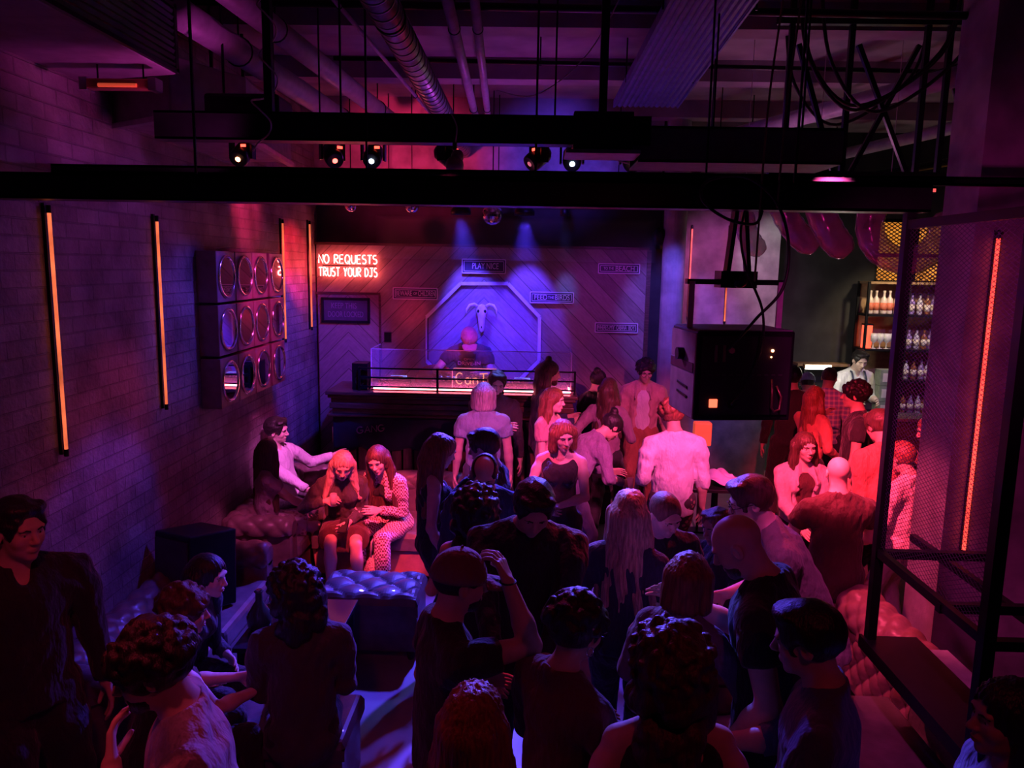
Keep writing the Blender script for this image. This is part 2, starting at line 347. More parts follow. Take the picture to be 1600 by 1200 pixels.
b = MB(); b.bx(-.28, .28, -.045, -.01, .12, .15).bx(-.28, .28, -.045, -.01, -.15, -.12).bx(-.29, -.26, -.045, -.01, -.15, .15).bx(.26, .29, -.045, -.01, -.15, .15).build('frame', BLACKM, t, bevel=.004)
FADE = mat('faded_lettering', (.30, .22, .32), .6)
q = moved(text_mb('KEEP THIS', .095, .30), (-.02, -.034, .05)); q2 = moved(text_mb('DOOR LOCKED', .095, .42), (0, -.034, -.05)); q.add(q2.v, q2.f).build('lettering', FADE, t)
# neon strokes: letters as polylines on a unit cell
def arc(cx, cy, rx, ry, a0, a1, n=10): return [(cx+rx*math.cos(R(a0+(a1-a0)*i/n)), cy+ry*math.sin(R(a0+(a1-a0)*i/n))) for i in range(n+1)]
GL = {
 'N': [[(0, 0), (.03, 1), (.58, 0), (.6, 1)]], 'O': [arc(.33, .5, .33, .5, 90, 440, 16)],
 'R': [[(0, 0), (.02, 1)], [(.02, 1)]+arc(.25, .76, .28, .24, 80, -90, 8)+[(.05, .5), (.55, 0)]],
 'E': [[(.5, 1), (.02, .97), (0, 0), (.52, .03)], [(0, .52), (.42, .52)]],
 'Q': [arc(.33, .5, .33, .5, 90, 440, 16), [(.38, .3), (.68, -.08)]],
 'U': [[(0, 1), (0, .3)]+arc(.28, .28, .28, .28, 180, 360, 8)+[(.57, 1)]],
 'S': [arc(.27, .75, .25, .25, 50, 250, 8)[:-1]+arc(.25, .27, .27, .27, 80, -140, 9)],
 'T': [[(-.02, .98), (.58, 1)], [(.28, 1), (.26, 0)]],
 'Y': [[(0, 1), (.27, .5), (.25, 0)], [(.56, 1), (.27, .5)]],
 'D': [[(.02, 0), (0, 1)]+arc(.05, .5, .5, .5, 80, -80, 10)+[(.02, 0)]],
 'J': [[(.1, 1), (.6, 1)], [(.42, 1), (.42, .25)]+arc(.22, .22, .2, .2, 0, -160, 6)],
 'C': [arc(.36, .5, .36, .5, 50, 310, 14)], 'a': [arc(.25, .28, .24, .28, 60, 400, 14), [(.5, .55), (.5, .08), (.58, 0)]],
 'n': [[(0, .55), (.02, 0)], [(.02, .35)]+arc(.22, .33, .2, .22, 170, 0, 8)+[(.43, 0)]],
 't': [[(-.15, .95), (.6, 1)], [(.22, 1), (.2, .1), (.34, 0)]], 'i': [[(.1, .5), (.1, 0)], [(.1, .72), (.11, .76)]],
 'G': [arc(.36, .5, .36, .5, 45, 330, 14)+[(.7, .45), (.4, .45)]], 'A': [[(0, 0), (.3, 1), (.6, 0)], [(.12, .35), (.5, .35)]]}
def neon(txt, x0, x1, z0, z1, y, r, seg=6):
    wd = {'i': .3, 'J': .65, 'O': .72, 'Q': .75, ' ': .38, 'C': .72, 'G': .75}
    tot = sum(wd.get(c, .6)+.16 for c in txt)-.16; k = (x1-x0)/tot; h = z1-z0; b = MB(); x = 0
    for c in txt:
        for s_ in GL.get(c, []):
            b.tube([(x0+(x+p[0])*k, y, z0+p[1]*h) for p in s_], r, seg)
        x += wd.get(c, .6)+.16
    return b
NEON = mat('red_neon_tube', (1, .13, .12), .3, noise=0, emit=14)
t = thing('neon_sign', 'glowing red neon lettering NO REQUESTS TRUST YOUR DJS on the timber backdrop', 'neon sign', (0, 9.15, 0))
n1 = neon('NO REQUESTS', -2.535, -1.84, 2.785, 2.885, -.03, .0075); n2 = neon('TRUST YOUR DJS', -2.535, -1.84, 2.635, 2.735, -.03, .0075)
n1.add(n2.v, n2.f).build('tubing', NEON, t, smooth=True)
b = MB()
for x in (-2.4, -2.18, -1.95): b.cyl((x, -.03, 2.76), (x, .02, 2.76), .004, 6)
b.cyl((-2.5, -.006, 2.76), (-1.86, -.006, 2.76), .006, 6).build('standoff_bar', BLACKM, t)
# longhorn skull
t = thing('cattle_skull', 'horned cattle skull mounted in the middle of the octagon', 'skull', (-.6, 9.17, 2.2))
BONE = mat('bleached_bone', (.75, .72, .65), .6)
sk = MB()
for s_ in (-1, 1):
    pts = [(s_*.035, -.06, .10), (s_*.09, -.08, .135), (s_*.14, -.09, .125), (s_*.175, -.10, .075), (s_*.18, -.12, .03)]
    MB().tube(pts, [.022, .021, .018, .012, .004], 10).build('horn', BONE, t, smooth=True)
def skf(u, v):
    a = 2*PI*v; z = .14-u*.34; wd = .062*(1-u*.55)*(1+.25*math.exp(-((u-.25)/.12)**2)); 
    if u < .08: wd *= (u/.08)**.5+.02
    if u > .93: wd *= ((1-u)/.07)**.5+.02
    return (wd*math.cos(a), -.05+.045*math.sin(a)*(1-.4*u)-.02*math.sin(PI*u), z)
MB().surf(skf, 20, 20, cv=True).build('skull', BONE, t, smooth=True)
DARKH = mat('dark_hollow', (.01, .01, .01), .9)
for s_ in (-1, 1): MB().ball((s_*.038, -.092, .055), .017, 8, (1, .8, 1.2)).build('eye_socket', DARKH, t, smooth=True)
MB().ball((0, -.085, -.12), .014, 8, (.8, .7, 2.2)).build('nose_cavity', DARKH, t, smooth=True)
# ------------------------------------------------------------------ light tubes on the walls
TUBE = mat('amber_light_tube', (1, .13, .05), .3, noise=.8, nscale=3.5, emit=1.6)
def ltube(x, y, z0, z1, label, r=.0095, face=(1, 0), group='vertical light tubes on the brick wall', m=TUBE):
    t = thing('light_tube', label, 'wall light', (x, y, z0), 0, group)
    MB().cyl((face[0]*.035, face[1]*.035, 0), (face[0]*.035, face[1]*.035, z1-z0), r, 10).build('tube', m, t, smooth=True)
    MB().bx(face[0]*.008-.010, face[0]*.008+.010, face[1]*.008-.010, face[1]*.008+.010, -.03, z1-z0+.05).build('channel', BLACKM, t)
    for z in (-.02, z1-z0+.02): MB().cyl((face[0]*.035, face[1]*.035, z-.02), (face[0]*.035, face[1]*.035, z+.02), r*1.35, 10).build('end_cap', BLACKM, t)
    return t
ltube(-2.6, 4.08, 1.75, 3.03, 'longest amber light tube, nearest the camera on the brick wall')
ltube(-2.6, 5.26, 1.79, 3.05, 'amber light tube on the brick wall left of the round mirrors')
ltube(-2.6, 7.92, 2.0, 3.18, 'amber light tube on the brick wall right of the round mirrors')
ltube(-2.6, 8.88, 2.05, 3.22, 'amber light tube in the corner beside the neon sign')
ltube(1.53, 9.3, 2.72, 3.12, 'short amber light tube beside the blue column', face=(0, -1), group='light tubes on the far wall')
ltube(1.95, 9.75, 2.2, 3.28, 'pink light tube at the edge of the plastered wall', face=(0, -1), group='light tubes on the far wall', m=mat('pink_light_tube', (1, .10, .12), .3, noise=.4, emit=1.6))
ltube(2.41, 9.75, 2.15, 3.28, 'orange light tube behind the hanging speaker', face=(0, -1), group='light tubes on the far wall')
ltube(2.68, 4.62, 1.12, 3.0, 'red light tube on the pilaster behind the mesh screen', .011, face=(0, -1), group='light tubes on the pilaster', m=mat('red_light_tube', (1, .055, .04), .3, noise=.4, nscale=6, emit=2.6))
# ------------------------------------------------------------------ round mirrors: 12 boxes, four columns by three rows
colnm = ['first column from the left', 'second column from the left', 'third column from the left', 'column nearest the stage']
rownm = ['bottom row', 'middle row', 'top row']
mp = None
for c in range(4):
    for r_ in range(3):
        lab = 'round mirror in a square box, %s, %s' % (rownm[r_], colnm[c])
        y = 6.10+c*.385+(.05 if c == 3 else 0); z = 1.83+r_*.42
        if mp is None:
            mp = thing('round_mirror', lab, 'mirror', (-2.6, y, z), 0, 'round mirrors on the brick wall')
            MB().bx(0, .16, -.185, .185, -.2, .2).build('box', mat('mirror_box_paint', (.30, .18, .22), .4), mp, bevel=.006)
            q = MB()
            q.surf(lambda u, v: (.165+.012*math.cos(2*PI*v), (.158+.014*math.sin(2*PI*v))*math.cos(2*PI*u), (.158+.014*math.sin(2*PI*v))*math.sin(2*PI*u)), 40, 10, True, True)
            q.build('rim', CHROME, mp, smooth=True)
            MB().lathe([(.155, 0), (.155, .006)], (.160, 0, 0), 40, Matrix.Rotation(R(90), 3, 'Y')).build('mirror_glass', MIRROR, mp)
        else: dup(mp, (-2.6, y, z), label=lab)
        last = mp
# ------------------------------------------------------------------ DJ booth
st(MB().bx(-2.3, .9, 8.15, 9.17, 0, .36).build('trim_riser', BLACKW))
bo = thing('dj_booth', 'long dark timber DJ booth with moulded counter and black drape', 'DJ booth', (0, 8.0, 0))
MB().bx(-2.19, .50, 0, .75, 1.40, 1.44).bx(-2.17, .48, .02, .73, 1.365, 1.40).build('counter', WOODD, bo, bevel=.01)
b = MB()
for z0, z1, d in ((1.31, 1.365, .05), (1.25, 1.31, .035), (1.19, 1.25, .06), (1.165, 1.19, .015)): b.bx(-2.19+d, .5-d, d, .7, z0, z1)
b.build('moulding', WOODD, bo, bevel=.008)
MB().bx(-2.12, .42, .12, .62, .0, 1.165).build('carcass', BLACKW, bo)
for i in range(21):
    x = -2.10+i*.122
    MB().bx(x, x+.098, .07, .12, .02, .84).build('slat', WOODM, bo, bevel=.004)
def drf(u, v):
    x = -2.12+2.55*u; z = 1.165-v*(.36+.018*math.sin(u*34)+.010*math.sin(u*90+1))
    return (x, .055+.012*math.sin(u*70)*(.3+v), z)
DRAPE = mat('black_drape', (.03, .028, .045), .8, sheen=.3)
MB().surf(drf, 160, 8).build('drape', DRAPE, bo, smooth=True).modifiers.new('t', 'SOLIDIFY').thickness = .004
g = neon('GANG', -1.86, -1.56, 1.0, 1.07, 8.0, .006); g.v = [(x, y-8.0+.036, z+(x+1.7)*.12) for x, y, z in g.v]
g.build('painted_lettering', mat('worn_pink_paint', (.55, .30, .30), .7), bo)
for z in (.3, .7, 1.0): MB().bx(-2.125, -2.115, .03, .05, z-.12, z+.05).build('edge_strip', CHROME, bo)
# rails on the booth
ra = thing('booth_rail', 'black three-bar metal rail along the front edge of the DJ booth', 'rail', (0, 8.1, 1.44))
for z in (.245, .145, .045): MB().bx(-1.84, .47, -.012, .012, z-.008, z+.008).build('bar', BLACKM, ra)
for x in (-1.84, -1.0, -.3, .465): MB().bx(x-.012, x+.012, -.012, .012, 0, .255).build('post', BLACKM, ra)
ACR = mat('clear_acrylic', (.55, .45, .95), .08, alpha=.16, noise=0, spec=.8)
ACE = mat('acrylic_edge', (.8, .7, 1), .2, noise=0, alpha=.85)
ag = thing('acrylic_guard', 'clear acrylic screen around the DJ decks', 'screen', (0, 8.2, 1.44))
MB().bx(-1.73, .43, -.004, .004, 0, .44).build('front_pane', ACR, ag)
for x in (-1.73, .43): MB().bx(x-.004, x+.004, .004, .5, 0, .44).build('side_pane', ACR, ag)
MB().bx(-1.735, .435, -.006, .006, .438, .446).bx(-1.735, -1.725, -.006, .5, .438, .446).bx(.425, .435, -.006, .5, .438, .446).bx(-1.736, -1.726, -.006, .006, 0, .44).bx(.426, .436, -.006, .006, 0, .44).build('polished_edge', ACE, ag)
LEDM = mat('pink_led_strip', (1, .14, .20), .3, noise=0, emit=26)
t = thing('led_strip', 'bright pink LED strip lying along the booth counter', 'LED strip', (0, 8.15, 1.44))
MB().bx(-1.70, .42, 0, .02, .012, .026).bx(.41, .425, 0, .3, .012, .026).build('diffuser', LEDM, t)
MB().bx(-1.72, .43, -.004, .024, 0, .012).build('channel', BLACKM, t)
t = thing('booth_speaker', 'small black monitor speaker at the left end of the booth counter', 'speaker', (-1.83+.0, 8.22, 1.44))
MB().bx(-.10, .07, -.08, .12, 0, .29).build('cabinet', BLACKM, t, bevel=.006)
MB().lathe([(.055, 0), (.05, .012), (.015, -.004)], (-.015, -.078, .10), 20, Matrix.Rotation(R(90), 3, 'X')).build('woofer', BLACK, t)
MB().lathe([(.022, 0), (.018, .008)], (-.015, -.078, .22), 16, Matrix.Rotation(R(90), 3, 'X')).build('tweeter', BLACK, t)
def deck(x, label, w=.36):
    t = thing('dj_deck', label, 'DJ deck', (x, 8.46, 1.44), 0, 'decks on the booth')
    MB().bx(-w/2, w/2, -.16, .16, .015, .085).build('chassis', BLACKM, t, bevel=.008)
    MB().lathe([(.10, .085), (.10, .10), (.095, .104)], (-.02, -.02, 0), 28).build('jog_wheel', CHROME, t)
    MB().bx(-.09, .09, .09, .15, .085, .10).build('display', mat('deck_display', (.2, .3, 1), .3, noise=0, emit=1.2), t)
    for i in range(4): MB().cyl((-w/2+.04+i*.035, -.13, .085), (-w/2+.04+i*.035, -.13, .094), .010, 10).build('button', mat('deck_button', (.9, .6, .6), .5), t)
    for sx in (-1, 1): MB().bx(sx*(w/2-.03)-.012, sx*(w/2-.03)+.012, -.13, .13, 0, .016).build('foot', BLACK, t)
deck(-1.50, 'DJ deck at the left end of the booth'); deck(-.93, 'DJ deck in front of the DJ'); deck(-.1, 'DJ deck right of the dark-haired bearded man')
t = thing('dj_mixer', 'flat DJ mixer between the decks', 'mixer', (-.56, 8.46, 1.44))
MB().bx(-.15, .15, -.16, .16, 0, .08).build('chassis', BLACKM, t, bevel=.006)
for i in range(4):
    for j in range(4): MB().cyl((-.10+i*.065, -.02+j*.045, .08), (-.10+i*.065, -.02+j*.045, .10), .010, 8).build('knob', CHROME, t)
for i in range(4): MB().bx(-.105+i*.065, -.095+i*.065, -.12, -.10, .08, .095).build('fader', WHITEP, t)
t = thing('table_neon', 'small pale neon sign reading Canti on a clear plate on the booth', 'neon sign', (0, 8.28, 1.46))
MB().bx(-.86, -.36, -.003, .003, -.02, .22).build('plate', ACR, t)
NE2 = mat('pale_neon', (1, .40, .22), .3, noise=0, emit=1.0)
neon('Canti', -.82, -.42, .05, .17, -.018, .006).build('tubing', NE2, t, smooth=True)
b = MB(); b.bx(-.66, -.56, -.03, .03, -.02, -.01).build('foot', BLACKM, t)
MB().tube([(-.86, -.006, -.01), (-.86, -.006, .20), (-.84, -.006, .22), (-.38, -.006, .22), (-.36, -.006, .20), (-.36, -.006, -.01)], .004, 6).build('outline', mat('pink_outline', (1, .3, .4), .3, noise=0, emit=.8), t)
# round red chair inside the booth
t = thing('lounge_chair', 'round-backed red chair behind the booth left of the DJ', 'chair', (-1.12, 8.85, .36))
CHM = mat('red_upholstery', (.55, .16, .14), .6)
def cbk(u, v):
    a = R(-200+220*u) ; s_ = v; rr = .23
    return (rr*math.cos(a), rr*.8*math.sin(a)*-1*.6, .42+.85*s_*(.75+.25*math.sin(PI*u)))
MB().surf(cbk, 24, 6).build('backrest', CHM, t, smooth=True).modifiers.new('t', 'SOLIDIFY').thickness = .035
MB().lathe([(.2, .38), (.24, .42), (.24, .46), (.18, .49)], (0, -.02, 0), 24).build('seat', CHM, t, smooth=True)
for i in range(4): MB().cyl((.14*math.cos(PI/4+i*PI/2), .12*math.sin(PI/4+i*PI/2), .4), (.19*math.cos(PI/4+i*PI/2), .16*math.sin(PI/4+i*PI/2), 0), .013, 8).build('leg', BLACKM, t)
t = thing('wall_socket', 'small dark socket box on the backdrop above the booth rail', 'socket', (-1.73, 9.17, 1.92))
MB().bx(-.04, .04, -.025, 0, -.055, .055).build('box', BLACKM, t, bevel=.004); MB().bx(-.045, .045, -.01, 0, -.062, .062).build('plate', CHROME, t)
# ------------------------------------------------------------------ tufted furniture
def tuft(u, v, a=.018):      # u, v in button spacings
    f = abs(math.sin(PI*(u+v)/2)*math.sin(PI*(u-v)/2))
    d = min(math.hypot(u-round(u), v-round(v)) if (round(u)+round(v)) % 2 == 0 else 9, 9)
    return a*(f**.5) - .35*a*math.exp(-(d/.13)**2)
def cushion(b, x0, x1, y0, y1, z0, z1, sp=.15, a=.022, r=.05, top=True):
    """block with rounded top edges and a button-tufted top"""
    nx, ny = max(8, int((x1-x0)/.018)), max(8, int((y1-y0)/.018))
    def fn(u, v):
        x, y = x0+(x1-x0)*u, y0+(y1-y0)*v
        e = min(x-x0, x1-x, y-y0, y1-y); z = z1
        if e < r: z -= r-math.sqrt(max(0, r*r-(r-e)**2))
        if top: z += tuft((x-x0)/sp, (y-y0)/sp, a)*min(1, e/r)
        return (x, y, z)
    b.surf(fn, nx, ny)
    b.bx(x0, x1, y0, y1, z0, z1-r)
def roll(b, p0, p1, r, up=(0, 0, 1), out=None, sp=.14, a=.016, a0=-70, a1=200, flip=1):
    """tufted rolled cushion from p0 to p1; out is the horizontal direction the roll leans towards"""
    p0, p1 = Vector(p0), Vector(p1); L_ = (p1-p0).length; d = (p1-p0)/L_; out = Vector(out); up = Vector(up)
    def fn(u, v):
        an = R(a0+(a1-a0)*v); rr = r+tuft(u*L_/sp, v*R(a1-a0)*r/sp*1.15, a)*min(1, min(u, 1-u)*L_/.04)
        e = min(u, 1-u)*L_
        if e < .03: rr *= .75+.25*math.sqrt(max(0, 1-(1-e/.03)**2))
        return p0+d*(u*L_)+out*(rr*math.cos(an))+up*(rr*math.sin(an))
    b.surf(fn, max(10, int(L_/.016)), 36)
    for q in (p0, p1):
        n = len(b.v); b.v.append(tuple(q)); V = [tuple(q+out*(r*.76*math.cos(2*PI*k/20))+up*(r*.76*math.sin(2*PI*k/20))) for k in range(20)]
        b.v += V; b.f += [(n, n+1+k, n+1+(k+1) % 20) for k in range(20)]
def feet(t, pts, h=.08):
    for x, y in pts: MB().lathe([(.018, 0), (.026, .02), (.03, h)], (x, y, 0), 12).build('foot', BLACK, t, smooth=True)
def chesterfield(label, x0, x1, y0, y1, m, seat=.44, hz=.68):
    """sofa with its back along x0, facing +X, arms at y0 and y1"""
    L_ = y1-y0; t = thing('chesterfield_sofa', label, 'sofa', (x0, y0, 0)); D = x1-x0
    MB().bx(.04, D-.02, .02, L_-.02, .08, .30).build('base', m, t, bevel=.02)
    b = MB(); n = 2
    for i in range(n):
        ya, yb = .17+(L_-.34)*i/n, .17+(L_-.34)*(i+1)/n
        MB().bx(.20, D, ya+.004, yb-.004, .29, seat).build('seat_cushion', m, t, bevel=.035)
    b = MB(); roll(b, (.12, .05, hz-.09), (.12, L_-.05, hz-.09), .10, out=(1, 0, 0), sp=.085, a=.022); b.build('backrest', m, t, smooth=True)
    b = MB()
    def bk(u, v):
        return (.20+.01+tuft(u*(L_-.3)/.15, v*2.2, .02), .15+u*(L_-.3), .36+v*(hz-.46))
    b.surf(bk, int(L_/.02), 16).build('back_tufting', m, t, smooth=True)
    MB().bx(.02, .19, .04, L_-.04, .1, hz-.1).build('back_panel', m, t, bevel=.01)
    for s_, yy in ((-1, .09), (1, L_-.09)):
        b = MB(); roll(b, (.08, yy, hz-.09), (D-.02, yy, hz-.09), .095, out=(0, -s_, 0), sp=.085, a=.022); b.build('arm_roll', m, t, smooth=True)
        MB().bx(.06, D-.02, yy-.075, yy+.075, .08, hz-.12).build('arm_panel', m, t, bevel=.02)
    feet(t, [(.1, .1), (D-.1, .1), (.1, L_-.1), (D-.1, L_-.1)])
    return t
chesterfield('dark tufted chesterfield along the brick wall carrying the reclining couple', -2.58, -1.93, 6.02, 7.9, LEATHER)
chesterfield('dark tufted chesterfield nearest the camera on the left, dark-haired woman sitting on it', -2.58, -1.93, 3.55, 5.6, LEATHER)
# banquette at the foot of the booth
t = thing('banquette', 'blue-lit tufted banquette with the two talking women on its front edge', 'banquette', (-1.90, 6.42, 0))
b = MB(); cushion(b, 0, 1.28, 0, .66, .30, .45, .16, .014, .04); b.build('seat', LEATHERB, t, smooth=False)
MB().bx(.02, 1.26, .03, .8, .05, .30).build('base', LEATHERR, t, bevel=.02)
b = MB(); b.bx(0, 1.28, .68, .84, .3, .72); roll(b, (0, .76, .72), (1.28, .76, .72), .09, out=(0, -1, 0), sp=.15); b.build('backrest', LEATHERB, t)
feet(t, [(.1, .1), (1.18, .1), (.1, .7), (1.18, .7)], .05)
# tufted ottoman
t = thing('tufted_ottoman', 'deep-buttoned blue-lit ottoman in front of the two talking women', 'ottoman', (-1.50, 5.06, 0))
b = MB(); cushion(b, 0, .74, 0, .50, .34, .47, .125, .034, .05); b.build('tufted_top', LEATHERB, t, smooth=False)
MB().bx(.01, .73, .01, .49, .07, .36).build('base', LEATHERB, t, bevel=.015); feet(t, [(.06, .06), (.68, .06), (.06, .44), (.68, .44)], .07)
# low black table
t = thing('low_table', 'low black table with drinks beside the curly-haired seated person', 'table', (-1.46, 4.62, 0))
MB().bx(-.30, .30, -.36, .36, .47, .50).build('tabletop', mat('black_laminate', (.02, .02, .03), .25), t, bevel=.004)
for sx in (-1, 1):
    for sy in (-1, 1): MB().bx(sx*.26-.018, sx*.26+.018, sy*.32-.018, sy*.32+.018, 0, .47).build('leg', BLACKM, t)
# stool bench the near group sits on
t = thing('leather_bench', 'blue-lit leather bench at the bottom, curly-haired person sitting on it', 'bench', (-1.64, 3.44, 0))
b = MB(); cushion(b, 0, .76, 0, .46, .36, .46, .2, .006, .04); b.build('seat', LEATHERB, t); MB().bx(.02, .74, .02, .44, .05, .37).build('base', LEATHERB, t, bevel=.01); feet(t, [(.06, .06), (.7, .06), (.06, .4), (.7, .4)], .06)
t = thing('round_pouf', 'dark round pouf under the woman in the strappy top', 'pouf', (-1.75, 3.26, 0))
MB().lathe([(.19, 0), (.21, .05), (.215, .38), (.19, .44), (.1, .455), (0, .457)], (0, 0, 0), 28).build('body', LEATHERB, t, smooth=True); MB().lathe([(.216, .2), (.222, .21), (.216, .22)], (0, 0, 0), 28).build('piping', BLACK, t)
# right: tan chesterfield seen over its back, side ottoman
t = thing('red_lit_chesterfield', 'red-lit tufted sofa back beside the mesh screen', 'sofa', (2.12, 3.95, 0))
b = MB(); roll(b, (.16, 0, .52), (.16, 1.12, .52), .15, out=(-1, 0, 0), sp=.09, a=.024, a0=-60, a1=190); b.build('backrest', LEATHERR, t, smooth=True)
b = MB()
b.surf(lambda u, v: (.02+.10*v*0-tuft(u*1.12/.09, v*4, .032), u*1.12, .48-v*.34), 90, 20).build('back_tufting', LEATHERR, t, smooth=True)
MB().bx(.03, .28, 0, 1.12, .06, .5).build('back_panel', LEATHERR, t, bevel=.02)
MB().bx(.28, .42, .02, 1.43, .06, .43).build('seat_cushion', LEATHERR, t, bevel=.03); feet(t, [(.08, .08), (.36, .08), (.08, 1.37), (.36, 1.37)], .06)
t = thing('square_ottoman', 'square tufted ottoman the bald man in the dark red T-shirt sits on', 'ottoman', (1.80, 5.12, 0))
b = MB(); cushion(b, 0, .66, 0, .55, .48, .62, .14, .03, .05); b.build('tufted_top', LEATHERR, t); MB().bx(.01, .65, .01, .54, .06, .5).build('base', LEATHERB, t, bevel=.02); feet(t, [(.06, .06), (.6, .06), (.06, .48), (.6, .48)], .06)
t = thing('low_bench', 'dark bench under the woman in the denim jacket', 'bench', (1.85, 6.2, 0))
b = MB(); cushion(b, 0, 1.1, 0, .5, .4, .55, .16, .012, .04); b.build('seat', LEATHERB, t); MB().bx(.02, 1.08, .02, .48, .05, .42).build('base', LEATHERB, t, bevel=.01); feet(t, [(.06, .06), (1.04, .06), (.06, .44), (1.04, .44)], .06)
t = thing('dark_plinth', 'dark square plinth in the shadow at the bottom right', 'plinth', (1.62, 3.45, 0))
MB().bx(-.26, .26, -.3, .3, .0, .58).build('body', BLACKW, t, bevel=.02); MB().bx(-.28, .28, -.32, .32, .58, .61).build('top', LEATHERB, t, bevel=.01)
t = dup([o for o in COL.objects if o.name == 'round_pouf'][0], (1.243, 4.721, 0), label='dark round pouf hidden in the crowd under the ginger-haired person')
# stage monitor leaning by the brick wall
t = thing('stage_monitor', 'black monitor speaker stood on the near sofa against the brick wall', 'speaker', (-2.36, 5.88, 0), R(-35))
Mz = Matrix.Translation((-.22, 0, 0)) @ Matrix.Rotation(R(90), 4, 'Y') @ Matrix.Rotation(R(90), 4, 'Z')
t.location = (-2.27, 4.93, .455); t.rotation_euler = (R(-6), R(-5), R(-32))
MB().bx(-.2, .2, -.18, .18, 0, .52).build('cabinet', BLACKM, t, bevel=.012)
MB().bx(-.18, .18, -.19, -.178, .05, .48).build('grille', mat('speaker_grille', (.05, .05, .06), .6, bump=.4, bscale=300), t)
for sx in (-1, 1): MB().tube([(sx*.205, -.10, .2), (sx*.225, -.10, .2), (sx*.225, -.10, .36), (sx*.205, -.10, .36)], .008, 8).build('handle', CHROME, t)
# ------------------------------------------------------------------ drinks
GLS = mat('clear_glass', (.9, .9, 1), .05, noise=0, alpha=.32, spec=1)
DRK = mat('pink_drink', (.9, .35, .5), .15, noise=0, alpha=.8)
def tumbler(loc, label, h=.11, r=.036, group=None, fill=.55, m=DRK):
    t = thing('tumbler', label, 'glass', loc, 0, group)
    MB().lathe([(r*.85, 0), (r*.9, .004), (r, h), (r*.93, h), (r*.82, .012), (0, .012)], (0, 0, 0), 20).build('glass', GLS, t, smooth=True)
    if fill: MB().lathe([(r*.80, .014), (r*.86, h*fill), (0, h*fill)], (0, 0, 0), 16).build('drink', m, t, smooth=True)
    return t
def bottle(loc, label, h=.30, r=.038, m=None, lm=None, group=None, cap=None):
    t = thing('bottle', label, 'bottle', loc, 0, group)
    MB().lathe([(r*.9, 0), (r, .01), (r, h*.55), (r*.85, h*.65), (r*.35, h*.76), (r*.33, h*.97), (r*.38, h*.975), (r*.38, h)], (0, 0, 0), 18).build('body', m, t, smooth=True)
    MB().lathe([(r*1.02, h*.15), (r*1.02, h*.48)], (0, 0, 0), 18).build('label', lm, t, smooth=True)
    MB().lathe([(r*.42, h*.93), (r*.42, h*1.01), (0, h*1.012)], (0, 0, 0), 12).build('cap', cap or BLACKM, t)
    return t
DGL = mat('dark_bottle_glass', (.05, .08, .06), .08, noise=0)
LBR = mat('orange_label', (1, .35, .22), .5, noise=.1); LBW = mat('cream_label', (.85, .8, .7), .6, noise=.1)
bottle((-1.70, 4.88, .5), 'bottle with a red-lit label at the left edge of the low table', .22, .035, DGL, LBR)
tumbler((-1.60, 4.78, .5), 'tumbler on the low table beside the labelled bottle')
tumbler((-1.56, 4.66, .5), 'tumbler in the middle of the low table', m=mat('clear_drink', (.8, .75, 1), .1, noise=0, alpha=.6))
tumbler((-1.50, 4.54, .5), 'tumbler at the near edge of the low table', .09)
t = thing('wine_carafe', 'dark round carafe on the low table', 'carafe', (-1.68, 4.52, .5))
MB().lathe([(.05, 0), (.075, .03), (.08, .09), (.045, .15), (.022, .19), (.022, .24), (.03, .25)], (0, 0, 0), 22).build('body', DGL, t, smooth=True); MB().lathe([(.018, .235), (.018, .262)], (0, 0, 0), 12).build('stopper', CHROME, t)
t = thing('wine_glass', 'empty stemmed wine glass on the black ledge at the bottom right', 'glass', (1.80, 2.80, .955))
MB().lathe([(.036, 0), (.036, .003), (.006, .008), (.004, .09), (.02, .105), (.04, .15), (.038, .20), (.036, .20), (.037, .15), (.0, .105)], (0, 0, 0), 24).build('glass', GLS, t, smooth=True)
# bag on the floor by the women
t = thing('handbag', 'patterned handbag standing between the two talking women', 'bag', (-1.30, 6.32, 0))
def bag(u, v):
    a = 2*PI*v; z = .30*u; rx, ry = .085+.03*math.sin(PI*u), .05+.03*math.sin(PI*u)
    if u > .92: rx *= .7; ry *= .5
    return (rx*math.cos(a)*(1+.06*math.sin(5*a+9*u)), ry*math.sin(a)*(1+.06*math.cos(4*a)), z)
MB().surf(bag, 16, 28, cv=True).build('pouch', mat('speckled_fabric', (.75, .55, .6), .7, noise=.9, nscale=90), t, smooth=True)
for sx in (-1, 1): MB().tube([(-.05, sx*.02, .28), (-.045, sx*.02, .42), (0, sx*.02, .5), (.045, sx*.02, .42), (.05, sx*.02, .28)], .008, 8).build('strap', WHITEP, t, smooth=True)
# ------------------------------------------------------------------ gallery cage: posts, mesh screen, ledge
cg = thing('mesh_cage', 'black steel cage frame with mesh infill above the drinks ledge', 'mesh screen', (1.76, 2.8, 0))
MB().bx(-.022, .022, .91, .955, .92, 3.1).build('post', BLACKM, cg); MB().bx(-.024, .024, -.024, .024, .92, 3.9).build('post', BLACKM, cg)
MB().bx(-.015, .015, 0, .93, 1.39, 1.43).build('lower_rail', BLACKM, cg); MB().bx(-.015, .015, 0, .93, 3.0, 3.04).build('upper_rail', BLACKM, cg)
MB().bx(-.02, .62, .91, .95, 1.38, 1.42).build('return_rail', BLACKM, cg); MB().bx(-.02, .62, .3, .335, 1.38, 1.42).build('return_rail', BLACKM, cg)
MB().bx(.44, .475, .2, 1.5, 1.27, 1.31).build('inner_rail', BLACKM, cg); MB().bx(.0, .8, -.02, .02, 1.38, 1.42).build('return_rail', BLACKM, cg)
b = MB(); L1, L2 = .040, .020
